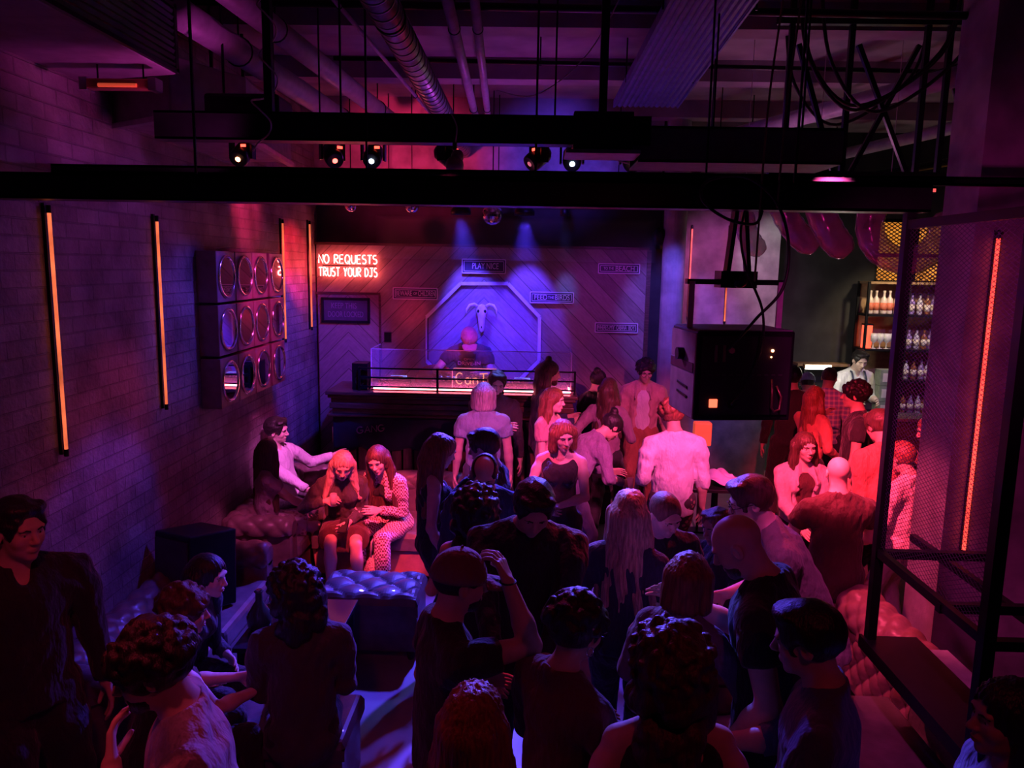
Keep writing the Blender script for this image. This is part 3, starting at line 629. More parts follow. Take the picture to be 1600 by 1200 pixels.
def dia(b, org, ud, vd, W, Hh, r=.0016):
    org, ud, vd = Vector(org), Vector(ud), Vector(vd); nu, nv = int(W/L1), int(Hh/L2)
    for k in range(-nv, nu+1):
        for sgn in (1, -1):
            # a straight diagonal strand clipped to the panel
            u0 = k*L1 if sgn == 1 else (k+nv)*L1
            pts = []
            for (t0) in (0, nv):
                pts.append((u0+sgn*t0*L1, t0*L2))
            (ua, va), (ub, vb) = pts
            def clip(ua, va, ub, vb):
                lo, hi = 0., 1.
                du = ub-ua
                for bound, s_ in ((0, 1), (nu*L1, -1)):
                    fa, fb = s_*(ua-bound), s_*(ub-bound)
                    if fa < 0 and fb < 0: return None
                    if fa < 0: lo = max(lo, fa/(fa-fb))
                    elif fb < 0: hi = min(hi, fa/(fa-fb))
                return (lo, hi) if hi-lo > .001 else None
            c = clip(ua, va, ub, vb)
            if not c: continue
            P = [org+ud*(ua+(ub-ua)*q)+vd*(va+(vb-va)*q) for q in c]
            b.bar(P[0], P[1], r*1.2, r*2)
dia(b, (0, .03, 1.44), (0, 1, 0), (0, 0, 1), .88, 1.56, .0010)
b.build('mesh_infill', mat('expanded_steel', (.10, .08, .14), .45, .5), cg)
sh = thing('drinks_ledge', 'black ledge shelf under the mesh cage at the right', 'shelf', (1.74, 2.74, .92))
MB().bx(-.01, .27, 0, 1.02, 0, .028).build('board', BLACKM, sh, bevel=.004); MB().bx(-.025, -.01, 0, 1.02, -.03, .035).build('lip', BLACKM, sh); MB().bx(0, .9, -.18, 0, 0, .028).build('near_board', BLACKM, sh, bevel=.004)
for yy in (.2, .9): MB().bar((.22, yy, 0), (.22, yy, -.25), .025).bar((.02, yy, -.01), (.22, yy, -.22), .02).build('bracket', BLACKM, sh)
# ------------------------------------------------------------------ rig: beams, tray, ducts, pipes
def beam(label, x0, x1, y0, y1, z0, z1, hangers, m=BLACKM, name='steel_beam', group=None):
    t = thing(name, label, 'beam', ((x0+x1)/2, (y0+y1)/2, z0), 0, group); cx, cy = (x0+x1)/2, (y0+y1)/2
    b = MB(); tw = .012
    b.bx(x0-cx, x1-cx, y0-cy, y1-cy, 0, tw).bx(x0-cx, x1-cx, y0-cy, y1-cy, z1-z0-tw, z1-z0).bx(x0-cx, x1-cx, y0-cy, y0-cy+tw, 0, z1-z0).bx(x0-cx, x1-cx, y1-cy-tw, y1-cy, 0, z1-z0)
    b.build('web', m, t)
    for x in hangers: MB().bx(x-cx-.005, x-cx+.005, -.005, .005, z1-z0, 4.6-z0).build('hanger', BLACKM, t)
    return t
beam('wide black beam spanning the room, lowest and nearest of the rig', -2.6, 1.80, 3.62, 3.76, 3.07, 3.19, (-1.6, 0, 1.2))
beam('slim black rail just behind the lowest beam', -2.6, 2.6, 4.18, 4.22, 3.25, 3.295, (-.9, .9))
beam('upper black beam above the stage lights', -2.1, .62, 4.33, 4.45, 3.455, 3.605, (-1.9, -1.08, .1))
beam('dark angled duct box to the right of the upper beam', .56, 1.66, 4.35, 4.75, 3.37, 3.56, (1.0, 1.5), mat('grey_green_paint', (.12, .13, .12), .6))
beam('rear lighting bar holding the coloured stage lamps', -2.3, 1.5, 5.48, 5.52, 3.70, 3.74, (-1.5, 0, 1.2))
beam('black bar over the stage front carrying the blue washes', -1.9, 1.45, 8.58, 8.62, 3.52, 3.56, (-1.6, -.4, .9))
t = thing('hanging_box', 'black junction box on the upper beam', 'box', (.36, 4.4, 3.42)); MB().bx(-.16, .16, -.12, .12, 0, .20).build('body', BLACKM, t, bevel=.005); MB().bx(-.2, .2, -.14, .14, -.02, 0).build('flange', GREYM, t)
# chimney-like post
for x, l in ((-.88, 'black hanging post left of the spiral duct, white cable wound round it'), (.36, 'black hanging post above the junction box')):
    t = thing('hanging_post', l, 'post', (x-.6 if x < 0 else x, 4.4, 3.6)); MB().bx(-.022, .022, -.022, .022, 0, 1.0).build('tube', BLACKM, t); MB().bx(-.05, .05, -.05, .05, .985, 1.0).build('plate', BLACKM, t)
def pipe(label, a, b, r, m, ribs=0, name='ceiling_pipe', group='pipes under the ceiling', cat='pipe'):
    a, b = Vector(a), Vector(b); t = thing(name, label, cat, a, 0, group); d = b-a
    tb_ = MB().cyl((0, 0, 0), d, r, 20)
    if ribs:
        q = tb_; dn = d.normalized(); u = Vector((0, 0, 1)); w_ = dn.cross(u).normalized(); u = w_.cross(dn)
        for i in range(ribs):
            c = d*(i+.5)/ribs
            q.tube([c+(w_*math.cos(2*PI*k/20)+u*math.sin(2*PI*k/20))*r*1.02+dn*(.02*k/20) for k in range(20)], .006, 5, True)
    tb_.build('tube', m, t, smooth=True)
    for f in (.2, .8):
        q = MB(); c = d*f; q.cyl(c+Vector((0, 0, r)), (c.x, c.y, 4.6-a.z), .006, 6); q.tube([c+Vector((r*1.05*math.cos(2*PI*k/16), 0, r*1.05*math.sin(2*PI*k/16))) for k in range(16)], .005, 5, True); q.build('strap', BLACKM, t)
    return t
PAINTP = mat('painted_pipe', (.45, .40, .50), .45, noise=.2)
pipe('ribbed spiral air duct running away above the stage lights', (-.82, 3.3, 4.15), (-.84, 9.2, 4.1), .085, GREYM, 46, 'spiral_duct', None, 'duct')
pipe('thick pipe left of the spiral duct', (-1.75, 4.4, 4.28), (-1.42, 8.2, 4.2), .075, PAINTP)
pipe('thick dark pipe furthest left under the ceiling', (-1.95, 4.4, 4.12), (-1.75, 8.0, 4.1), .085, PAINTP)
pipe('thin conduit between the two thick pipes', (-1.25, 4.2, 4.35), (-1.0, 7.6, 4.2), .014, PAINTP)
pipe('thin pipe right of the spiral duct', (-.52, 4.4, 4.3), (-.62, 8.4, 4.25), .035, PAINTP)
pipe('pair pipe next to the thin pipe', (-.36, 4.4, 4.3), (-.50, 8.4, 4.25), .03, PAINTP)
pipe('thin black conduit crossing the ceiling', (-1.6, 6.3, 4.38), (6.5, 6.5, 4.34), .018, BLACKM)
pipe('black conduit crossing nearest the camera', (-2.3, 4.9, 4.35), (6.5, 5.0, 4.30), .024, BLACKM)
pipe('upper black conduit crossing the ceiling', (-2.3, 4.4, 4.45), (6.5, 4.5, 4.40), .02, BLACKM)
pipe('long purple pipe under the ceiling on the right', (3.5, 3.8, 4.12), (1.45, 9.2, 4.10), .07, PAINTP)
pipe('slim pipe beside the long purple pipe on the right', (3.75, 3.9, 4.3), (1.9, 9.6, 4.25), .03, BLACKM)
pipe('grey pipe in the far right ceiling', (4.6, 5.1, 4.2), (3.2, 10.4, 4.1), .06, PAINTP)
pipe('black pipe in the far right ceiling', (5.3, 5.3, 4.0), (4.2, 10.4, 4.0), .045, BLACKM)
# blue perforated cable tray
t = thing('cable_tray', 'wide blue ribbed cable tray slanting under the ceiling', 'cable tray', (0, 0, 0))
TR = mat('blue_steel', (.13, .14, .42), .5, .3)
def tr(u, v):
    y = 3.6+u*3.5; xl, xr = .70-.02*u, 1.12+.12*u
    return (xl+(xr-xl)*v, y, 4.2+.012*(1 if int(v*24) % 2 else 0))
MB().surf(tr, 40, 48).build('deck', TR, t).modifiers.new('t', 'SOLIDIFY').thickness = .006
MB().bar((.70, 3.6, 4.22), (.68, 7.1, 4.22), .012, .06).bar((1.12, 3.6, 4.22), (1.24, 7.1, 4.22), .012, .06).build('side_rail', TR, t)
for y in (4.5, 6.2):
    for x in (.68, 1.19): MB().cyl((x, y, 4.2), (x, y, 4.6), .006, 6).build('threaded_rod', BLACKM, t)
# ventilation duct upper left with grille, second duct behind
DUCTM = mat('duct_sheet', (.34, .27, .32), .6, .2, noise=.2)
t = thing('ventilation_duct', 'big pale ventilation duct with a black grille in the upper left corner', 'duct', (0, 0, 0))
pl = [(-3.0+.4, 3.5), (-2.05, 3.5), (-2.05, 4.95), (-2.38, 5.35), (-2.6, 5.35)]
MB().prism([(-2.6, 2.4), (-1.96, 2.4), (-1.96, 4.33), (-2.6, 4.52)], Matrix.Translation((0, 0, 3.79)), .36).build('casing', DUCTM, t, bevel=.01)
b = MB()
for i in range(9): b.box((-1.95, 3.40, 3.83+i*.034), (.014, 1.76, .02), Matrix.Rotation(R(25), 3, 'Y'))
b.build('grille', BLACKM, t)
MB().bx(-1.962, -1.94, 2.45, 4.32, 3.795, 3.815).bx(-1.962, -1.94, 2.45, 4.32, 4.125, 4.145).bx(-1.962, -1.94, 4.29, 4.32, 3.80, 4.14).build('grille_frame', BLACKM, t)
b = MB(); b.bx(-2.4, -2.38, 3.5, 3.52, 4.15, 4.6).bx(-2.1, -2.08, 4.1, 4.12, 4.15, 4.6).build('hanger', BLACKM, t)
t = thing('duct_branch', 'lower duct branch bending towards the brick wall', 'duct', (0, 0, 0))
MB().prism([(-2.6, 4.85), (-2.15, 4.65), (-1.9, 5.2), (-2.05, 6.6), (-2.6, 6.6)], Matrix.Translation((0, 0, 3.62)), .36).build('casing', DUCTM, t, bevel=.01)
b = MB(); b.bar((-2.15, 4.65, 3.60), (-1.9, 5.2, 3.60), .05, .03); b.bar((-1.9, 5.2, 3.60), (-2.05, 6.6, 3.60), .05, .03); b.bar((-2.6, 4.85, 3.6), (-2.15, 4.55, 3.6), .05, .03); b.build('flange', GREYM, t)
b = MB(); b.bx(-2.3, -2.28, 5.6, 5.62, 3.98, 4.6).bx(-2.3, -2.28, 6.2, 6.22, 3.98, 4.6).build('hanger', BLACKM, t)
t = thing('ceiling_unit', 'black square ceiling unit behind the heater bar', 'ceiling unit', (-1.72, 4.75, 3.62)); MB().bx(-.22, .22, -.14, .14, 0, .14).build('casing', BLACKM, t, bevel=.02)
for x in (-.15, .15): MB().cyl((x, 0, .14), (x, 0, .98), .008, 8).build('hanger', BLACKM, t)
t = thing('heater_bar', 'dim orange tube heater hanging under the big duct', 'heater', (-2.16, 4.12, 3.665))
MB().bx(-.17, .17, -.035, .035, .0, .05).build('housing', mat('copper_housing', (.45, .16, .08), .35, .6), t, bevel=.008)
MB().cyl((-.10, -.037, .015), (.10, -.037, .015), .010, 8).build('element', mat('orange_element', (1, .12, .05), .3, noise=0, emit=.35), t)
for x in (-.18, .18): MB().bx(x-.02, x+.02, -.04, .04, -.008, .055).build('end_cap', CHROME, t)
for x in (-.12, .12): MB().cyl((x, 0, .05), (x, 0, .125), .005, 6).build('hanger', BLACKM, t)
# white cable wound round the hanging post and other loose cables
CABW = mat('white_cable', (.75, .65, .7), .5); CABB = mat('black_cable', (.02, .02, .02), .5)
def cable(label, pts, r, m, group=None, sub=8):
    P = [Vector(p) for p in pts]; out = []
    for i in range(len(P)-1):
        p0, p1, p2, p3 = P[max(i-1, 0)], P[i], P[i+1], P[min(i+2, len(P)-1)]
        for k in range(sub):
            t_ = k/sub; out.append(.5*((2*p1)+(p2-p0)*t_+(2*p0-5*p1+4*p2-p3)*t_**2+(3*p1-p0-3*p2+p3)*t_**3))
    out.append(P[-1]); return tag(MB().tube(out, r, 6).build('cable', m, None, smooth=True), label, 'cable', group)
cable('white cable spiralling down the left hanging post', [(-1.48+.05*math.cos(i*1.25), (4.4 if 4.58-i*.052 > 3.68 else 4.27)+.05*math.sin(i*1.25), 4.58-i*.052) for i in range(24)], .005, CABW)
cable('pale cable drooping from the slim rail to the ball lamp', [(-.46, 4.3, 3.6), (-.43, 4.3, 3.53), (-.44, 4.3, 3.43)], .004, CABW)
cable('pale cable sagging under the ceiling in the middle', [(-.25, 4.9, 3.85), (.0, 4.9, 3.83), (.3, 4.8, 4.05), (.52, 4.7, 4.45), (.55, 4.7, 4.6)], .004, CABW)
cable('pale cable dangling behind the duct box', [(.32, 5.5, 3.70), (.42, 5.35, 3.62), (.50, 5.2, 3.5), (.66, 5.2, 3.46)], .005, CABW)
for i, (x, zz) in enumerate(((1.02, 2.74), (1.10, 3.07))):
    cable(('thin cord hanging past the speaker bracket', 'thin cord hanging to the right of the speaker bracket')[i], [(x+.08, 3.66, 4.6), (x+.05, 3.62, 4.0), (x+.01, 3.6, 3.5), (x, 3.60, zz+.005)], .005, mat('copper_cord', (.30, .14, .10), .5))
# tangled lattice of struts over the right side
t = thing('strut_lattice', 'dark lattice of braced struts under the ceiling on the right', 'strut frame', (0, 0, 0))
b1 = MB()
for z in (3.45, 4.45): b1.bar((1.6, 5.5, z), (4.2, 5.5, z), .05)
b1.build('chord', BLACKM, t)
xs = [1.7, 2.1, 2.6, 2.75, 3.1, 3.5]
for x in xs: MB().bar((x, 5.5, 3.45), (x, 5.5, 4.6), .035).build('strut', BLACKM, t)
for x, x2 in ((1.75, 2.05), (2.15, 2.55), (3.1, 3.5), (2.55, 2.15)): MB().bar((x, 5.5, 4.3), (x2, 5.5, 3.45), .03).build('brace', BLACKM, t)
rnd = random.Random(4)
for i in range(7):
    x = 1.3+rnd.random()*1.9; y = 5+rnd.random()*1.4
    cable(['black cable looping under the right ceiling', 'black cable looping near the strut lattice'][i % 2]+' (%s)' % ['nearest the speaker', 'second from the speaker', 'third from the speaker', 'in the middle', 'beyond the middle', 'near the pilaster', 'closest to the pilaster'][i] if False else 'black cable looping under the right ceiling among the struts', [(x, y, 4.6), (x+.1, y, 4.1), (x+.45, y+.1, 3.9-rnd.random()*.2), (x+.9, y, 4.15), (x+1.0, y, 4.6)], .012, CABB, 'loose black cables over the right side')
t = thing('ball_lamp', 'round pale ball lamp hanging under the slim rail', 'lamp', (-.44, 4.3, 3.33)); MB().ball((0, 0, 0), .05, 14).ball((.015, 0, .05), .035, 12).build('globe', mat('frosted_ball', (.55, .38, .36), .4), t, smooth=True); MB().cyl((.0, 0, .08), (0, 0, .12), .012, 8).build('socket', BLACKM, t)
# ------------------------------------------------------------------ moving head lamps on the rear bar
def lens_mat(n, c, e): return mat(n, c, .2, noise=0, emit=e)
mh = None
def moving_head(x, col, nm, label, e=8, yb=5.5, zb=3.70, tilt=35, yaw=0, lit=1):
    t = thing('moving_head_lamp', label, 'stage lamp', (x, yb, zb), R(yaw), 'moving head lamps on the rear bar')
    MB().bx(-.07, .07, -.06, .06, -.05, .0).build('base', BLACKM, t, bevel=.006)
    y_ = MB(); y_.bx(-.085, -.07, -.03, .03, -.2, -.04).bx(.07, .085, -.03, .03, -.2, -.04).bx(-.085, .085, -.03, .03, -.065, -.05); y_.build('yoke', BLACKM, t)
    M_ = Matrix.Rotation(R(90+tilt), 3, 'X')
    MB().lathe([(.035, -.09), (.06, -.06), (.066, .05), (.058, .09), (.045, .085)], (0, 0, -.16), 20, M_).build('head', BLACKM, t, smooth=True)
    MB().lathe([(.017, .086), (.018, .090), (0, .094)], (0, 0, -.16), 16, M_).build('lens', lens_mat(nm, col, e), t)
    MB().bx(.02, .055, -.066, -.06, -.125, -.108).build('indicator', lens_mat('red_indicator', (1, .05, .03), 6), t)
    return t
moving_head(-2.05, (1, .35, .15), 'amber_lens', 'stage lamp with an amber lens at the left end of the rear bar', 9, yaw=-6)
moving_head(-1.42, (1, .1, .08), 'red_lens', 'stage lamp with a red lens beside the white cable', 6, yaw=30)
moving_head(-1.13, (.7, .8, 1), 'white_lens', 'stage lamp with a blue-white lens under the pipes', 12)
moving_head(-.62, (.9, .2, .3), 'pink_lens', 'stage lamp left of the ball lamp', .6, yaw=70)
moving_head(.02, (.9, .2, .3), 'pink_lens', 'stage lamp turned sideways right of the ball lamp', .6, yaw=-60)
moving_head(.25, (.6, .75, 1), 'blue_white_lens', 'stage lamp with a blue-white lens left of the centre post', 12)
moving_head(.66, (1, .75, .3), 'yellow_lens', 'stage lamp with a yellow lens right of the centre post', 9)
moving_head(1.10, (1, .65, .25), 'orange_lens', 'stage lamp with an orange lens under the duct box', 9)
t = thing('red_panel_lamp', 'flat red panel lamp next to the orange lens', 'stage lamp', (.86, 5.45, 3.70)); MB().bx(-.07, .07, -.02, .02, -.16, -.02).build('housing', BLACKM, t); MB().bx(-.06, .06, -.026, -.018, -.14, -.04).build('panel', lens_mat('red_panel', (1, .06, .03), .9), t); MB().cyl((0, .0, -.02), (0, 0, .0), .012, 8).build('bracket', BLACKM, t)
# strobes and LED battens glimpsed between the beams
for x, c, l in ((-1.75, (1, .08, .15), 'red LED batten at the left behind the slim rail'), (-.95, (1, .05, .25), 'pink LED batten behind the slim rail'), (.2, (.15, .1, 1), 'blue LED batten behind the slim rail'), (1.9, (1, .1, .1), 'red LED batten towards the mesh screen')):
    t = thing('led_batten', l, 'stage lamp', (x, 4.2, 3.212), 0, 'LED battens between the beams')
    MB().bx(-.2, .2, -.025, .025, 0, .03).build('housing', BLACKM, t); MB().bx(-.19, .19, -.028, -.02, .003, .02).build('diffuser', lens_mat('led_%.1f' % (x+5), c, 1.2), t)
    for s_ in (-.15, .15): MB().bx(s_-.01, s_+.01, -.01, .01, .03, .038).build('clip', BLACKM, t)
# disco balls and wash lamps over the stage
def facet_ball(loc, r, label):
    t = thing('disco_ball', label, 'disco ball', loc, 0, 'disco balls over the stage')
    MB().ball((0, 0, 0), r, 14).build('ball', mat('mirror_tiles', (.7, .7, .75), .12, 1, noise=.6, nscale=60), t); MB().cyl((0, 0, r*.98), (0, 0, 4.6-loc[2]), .006, 6).build('hanger', BLACKM, t)
facet_ball((-.45, 8.4, 3.33), .11, 'disco ball over the middle of the stage')
facet_ball((-1.95, 8.3, 3.40), .07, 'small disco ball at the upper left over the stage')
facet_ball((-1.30, 8.3, 3.40), .075, 'disco ball left of the blue washes')
for x, l in ((-.81, 'round blue wash lamp left over the stage'), (-.11, 'round blue wash lamp right over the stage'), (.33, 'narrow blue beam lamp over the stage')):
    t = thing('wash_lamp', l, 'stage lamp', (x, 8.62, 3.34), 0, 'blue wash lamps over the stage')
    rr = .11 if x < .2 else .05
    MB().lathe([(rr*.6, .14), (rr, .05), (rr, .0), (rr*.93, .0), (rr*.85, .03)], (0, 0, 0), 24).build('shell', BLACKM, t, smooth=True)
    MB().lathe([(rr*.84, .028), (0, .030)], (0, 0, 0), 20).build('lens', lens_mat('blue_lens', (.2, .2, 1), 1.5), t); MB().bx(-.012, .012, -.03, 0, .1, .20).build('clamp', BLACKM, t)
t = thing('stage_flood', 'blue-lit flood lamp beside the pale column', 'stage lamp', (1.45, 9.0, 3.15), R(-20))
MB().lathe([(.05, .12), (.1, .02), (.105, -.10), (.09, -.1)], (0, 0, 0), 20, Matrix.Rotation(R(60), 3, 'X')).build('shell', BLACKM, t, smooth=True); MB().bx(-.012, .012, -.012, .012, .05, 1.45).build('drop_bar', BLACKM, t)
# ------------------------------------------------------------------ hanging speaker in front of the crowd
t = thing('hanging_speaker', 'black pa speaker hanging back-on from a yoke, red power lamps glowing', 'speaker', (.98, 3.78, 2.09), R(7))
SPW = mat('pale_side_panel', (.55, .50, .55), .55)
MB().bx(-.235, .235, -.18, .20, 0, .425).build('cabinet', BLACKM, t, bevel=.008)
MB().bx(-.242, -.236, -.17, .19, .01, .41).build('side_panel', SPW, t)
MB().bx(-.225, .225, -.17, .19, .425, .429).build('lit_top', mat('painted_lit_top', (.22, .22, .26), .5), t)  # lighter sheet stands in for blue light on the black cabinet's top
b = MB()
for z in (.10, .145): b.bar((-.246, -.09, z), (-.246, .06, z+.01), .004, .012)
b.build('side_slots', BLACK, t); MB().bx(-.247, -.242, -.16, .18, .225, .27).build('side_stripe', mat('maroon_stripe', (.16, .05, .09), .6), t)
MB().bx(-.215, .215, -.188, -.18, .03, .40).build('rear_plate', mat('matte_back_plate', (.012, .012, .012), .6), t)
for i in (0, 1): MB().bx(-.155+i*.04, -.140+i*.04, -.193, -.187, .28, .36).build('vent_slot', mat('dull_slot', (.16, .10, .08), .5), t, bevel=.004)
MB().cyl((-.075, -.20, .335), (-.075, -.187, .335), .014, 14).build('upper_connector', mat('pale_connector', (.5, .2, .2), .5), t)
MB().bx(-.168, -.128, -.195, -.186, .065, .105).build('power_switch', lens_mat('red_switch', (1, .12, .06), 2.5), t, bevel=.003)
MB().ball((.125, -.19, .335), .007, 6).build('status_lamp', lens_mat('status_glow', (1, .25, .12), 14), t)
MB().ball((.12, -.19, .305), .004, 6).build('status_lamp', lens_mat('status_glow', (1, .25, .12), 14), t)
b = MB()
for i in range(11): b.box((-.17+i*.034, -.189, .22), (.018, .002, .005))
b.build('engraved_line', mat('faint_print', (.06, .05, .05), .6), t)
MB().cyl((-.06, -.195, .08), (-.06, -.187, .08), .02, 14).build('lower_connector', BLACKM, t)
b = MB(); b.bx(-.245, .245, -.02, .02, .635, .66); b.build('yoke_bar', BLACKM, t)
for sx in (-1, 1):
    MB().bx(sx*.222-.014, sx*.222+.014, -.022, -.012, .425, .65).build('yoke_arm', SPW, t)
    MB().cyl((sx*.24, -.0, .30), (sx*.275, -.0, .30), .03, 14).build('yoke_knob', BLACKM, t)
b = MB(); b.bar((-.05, 0, .66), (-.02, 0, 1.0), .05, .02); b.bar((.06, 0, .66), (.02, 0, 1.0), .05, .02); b.bx(-.09, .09, -.045, .045, .62, .70); b.build('hanging_bracket', BLACKM, t)
MB().ball((0, -.05, .66), .04, 8).build('swivel', BLACKM, t, smooth=True)
MB().tube([(.13, -.19, .20), (.125, -.215, .13), (.125, -.215, .07), (.14, -.215, .05), (.165, -.215, .06), (.17, -.215, .12), (.15, -.2, .17)], .006, 8).build('carabiner', mat('brass_clip', (.4, .22, .12), .35, .8), t, smooth=True)
CB = CABB
cable('black cable looping from the lowest beam over to the speaker', [(1.02, 3.55, 3.06), (.98, 3.52, 3.0), (.85, 3.50, 3.02), (.74, 3.5, 3.10), (.76, 3.5, 3.18), (.92, 3.5, 3.20), (1.06, 3.5, 3.10), (1.13, 3.5, 2.92), (1.12, 3.5, 2.72), (1.02, 3.53, 2.58), (.93, 3.55, 2.46), (.905, 3.575, 2.43)], .007, CB)
cable('second black cable hanging crossed behind the speaker', [(.95, 3.58, 3.06), (.93, 3.55, 2.95), (.96, 3.53, 2.80), (1.04, 3.52, 2.62), (1.05, 3.53, 2.45), (1.0, 3.54, 2.28), (.94, 3.57, 2.17)], .006, CB)
# ------------------------------------------------------------------ foil balloons
FOIL = mat('pink_foil', (.80, .36, .52), .14, .35, noise=.3, nscale=8, alpha=.62, bump=.25, bscale=9)
def balloon(label, pts, rad, cords):
    P = [Vector(p) for p in pts]; t = thing('foil_balloon', label, 'balloon', P[0], 0, 'see-through foil balloons'); out = []; rr = []
    n = len(P)
    for i in range((n-1)*8+1):
        f = i/8; k = min(int(f), n-2); q = f-k
        p0, p1, p2, p3 = P[max(k-1, 0)], P[k], P[k+1], P[min(k+2, n-1)]
        out.append(.5*((2*p1)+(p2-p0)*q+(2*p0-5*p1+4*p2-p3)*q*q+(3*p1-p0-3*p2+p3)*q**3)-P[0])
        e = min(i, (n-1)*8-i)/8; rr.append(rad*(math.sqrt(max(.002, 1-(1-min(1, e*1.2))**2)))*(1+.03*math.sin(i*1.7)))
    MB().tube(out, rr, 22).build('envelope', FOIL, t, smooth=True)
    c = Vector(cords); MB().cyl(c-P[0], (c.x-P[0].x, c.y-P[0].y, 4.6-P[0].z), .003, 5).build('ribbon', CABW, t)
balloon('leftmost foil balloon, hidden behind the speaker bracket', [(1.72, 6.5, 3.30), (1.74, 6.5, 3.15), (1.80, 6.5, 3.02), (1.90, 6.5, 2.93)], .085, (1.72, 6.5, 3.3))
balloon('foil balloon slanting down right of the speaker bracket', [(1.92, 6.3, 3.38), (2.0, 6.3, 3.22), (2.12, 6.3, 3.07), (2.26, 6.3, 2.96)], .10, (1.92, 6.3, 3.38))
balloon('middle foil balloon with red glints at its tip', [(2.15, 6.1, 3.36), (2.22, 6.1, 3.2), (2.32, 6.1, 3.04), (2.44, 6.1, 2.93)], .11, (2.15, 6.1, 3.36))
balloon('ring-shaped foil balloon in front of the amber window', [(2.62, 5.9, 3.40), (2.50, 5.9, 3.22), (2.53, 5.9, 3.02), (2.68, 5.9, 2.90), (2.88, 5.9, 2.90), (3.02, 5.9, 3.05), (3.03, 5.9, 3.25)], .10, (2.62, 5.9, 3.4))
# ------------------------------------------------------------------ bar: window, shelves, bottles, counter
wn = st(MB().bx(4.6, 6.3, 10.72, 10.76, 2.28, 3.5).build('window_1', mat('amber_lit_glass', (1, .27, .035), .5, noise=.7, nscale=3.2, emit=1.2)))
b = MB(); 
for x in (4.6, 5.12, 5.62, 5.95, 6.28): b.bx(x-.03, x+.03, 10.60, 10.68, 2.28, 3.5)
for z in (2.3, 2.66, 3.02, 3.48): b.bx(4.6, 6.3, 10.60, 10.68, z-.025, z+.025)
b.build('window_frame', BLACKM, wn)
b = MB(); L1, L2 = .075, .05; dia(b, (4.62, 10.585, 2.3), (1, 0, 0), (0, 0, 1), 1.66, 1.18, .006); b.build('window_mesh', BLACKM, wn)
t = thing('back_bar_shelf', 'dark shelving unit full of bottles behind the bartender', 'shelving', (4.36, 10.15, 0))
TIM = mat('pale_shelf_timber', (.36, .22, .12), .5, noise=.3)
for z in (.9, 1.36, 1.765, 2.22, 2.64): MB().bx(0, 1.75, 0, .34, z, z+.03).build('shelf', BLACKM if z < 2.6 else TIM, t)
for x in (0, .52, 1.15, 1.75): MB().bx(x-.015, x+.015, .0, .03, 0, 2.67).bx(x-.015, x+.015, .31, .34, 0, 2.67).build('upright', BLACKM, t)
MB().bx(0, 1.75, .345, .36, .9, 2.67).build('back_panel', TIM, t)
MILK = mat('white_bottle', (.85, .72, .66), .25, noise=.05); CAPR = mat('coral_band', (.9, .25, .15), .5)
pos = ['first', 'second', 'third', 'fourth', 'fifth', 'sixth', 'seventh', 'eighth', 'ninth', 'tenth', 'eleventh', 'twelfth']
b0 = bottle((4.44, 10.28, 2.25), 'white bottle, first from the left on the top bar shelf', .30, .042, MILK, CAPR, 'white bottles on the top bar shelf', MILK)
for i in range(1, 6): dup(b0, (4.44+i*.088, 10.28+.03*(i % 2), 2.25), label='white bottle, %s from the left on the top bar shelf' % pos[i])
gl0 = None
for i in range(5):
    l = 'white goblet, %s from the left on the middle bar shelf' % pos[i]
    if gl0 is None:
        gl0 = thing('goblet', l, 'glass', (4.50, 10.22, 1.795), 0, 'white goblets on the middle bar shelf')
        MB().lathe([(.035, 0), (.035, .004), (.007, .01), (.007, .07), (.04, .10), (.047, .15), (.04, .2), (.035, .2)], (0, 0, 0), 18).build('bowl', mat('frosted_goblet', (.75, .78, .75), .3), gl0, smooth=True)
    else: dup(gl0, (4.50+i*.085, 10.22, 1.795), label=l)
t = thing('glowing_box', 'glowing red lantern box at the left end of the middle bar shelf', 'lantern', (4.44, 10.3, 1.795)); MB().bx(-.05, .05, -.05, .05, 0, .3).build('shade', lens_mat('red_lantern', (1, .10, .05), 1.6), t, bevel=.004); MB().bx(-.055, .055, -.055, .055, .3, .32).build('cap', BLACKM, t)
COLS = [mat('purple_bottle', (.35, .25, .6), .15), mat('clear_bottle', (.6, .6, .75), .12), mat('brown_bottle', (.3, .12, .05), .15)]
k = 0
for zi, (z, nm) in enumerate(((1.795, 'middle'), (1.39, 'lower'), (.93, 'lowest'), (2.25, 'top'))):
    src = []
    for i in range(10):
        x = 4.98+i*.10
        if x > 6.0: break
        m_ = COLS[(i*7+zi) % 3]
        lab = 'bottle behind the mesh screen, %s from the left on the %s bar shelf' % (pos[i], nm)
        if i < 3: src.append(bottle((x, 10.27, z), lab, .27, .036, m_, LBW, 'bottles on the %s bar shelf' % nm))
        else: dup(src[(i*5) % 3], (x, 10.27+.04*((i*3) % 2), z), label=lab)
for i in range(3):
    t = thing('paper_carton', 'small printed carton, %s of the stack right of the bartender' % ('bottom', 'middle', 'top')[i], 'carton', (4.55, 9.9, .95+i*.205), 0, 'cartons stacked beside the bartender')
    MB().bx(-.1, .1, -.09, .09, 0, .2).build('box', mat('carton_green', (.30, .36, .26), .7), t, bevel=.003); MB().bx(-.07, .07, -.093, -.09, .05, .16).build('printed_label', LBW, t)
t = thing('back_counter', 'dark counter under the bar shelving', 'counter', (4.3, 9.78, 0)); MB().bx(0, 1.8, 0, .3, 0, .91).build('cabinet', BLACKW, t); MB().bx(-.02, 1.82, -.02, .32, .91, .95).build('worktop', BLACKM, t)
t = thing('bar_counter', 'dark bar counter in front of the bartender', 'bar counter', (3.35, 8.95, 0)); MB().bx(0, 2.6, .05, .35, 0, 1.06).build('front_panel', WOODD, t); MB().bx(-.03, 2.63, 0, .42, 1.06, 1.10).build('worktop', mat('bar_top', (.30, .24, .22), .3), t, bevel=.008)
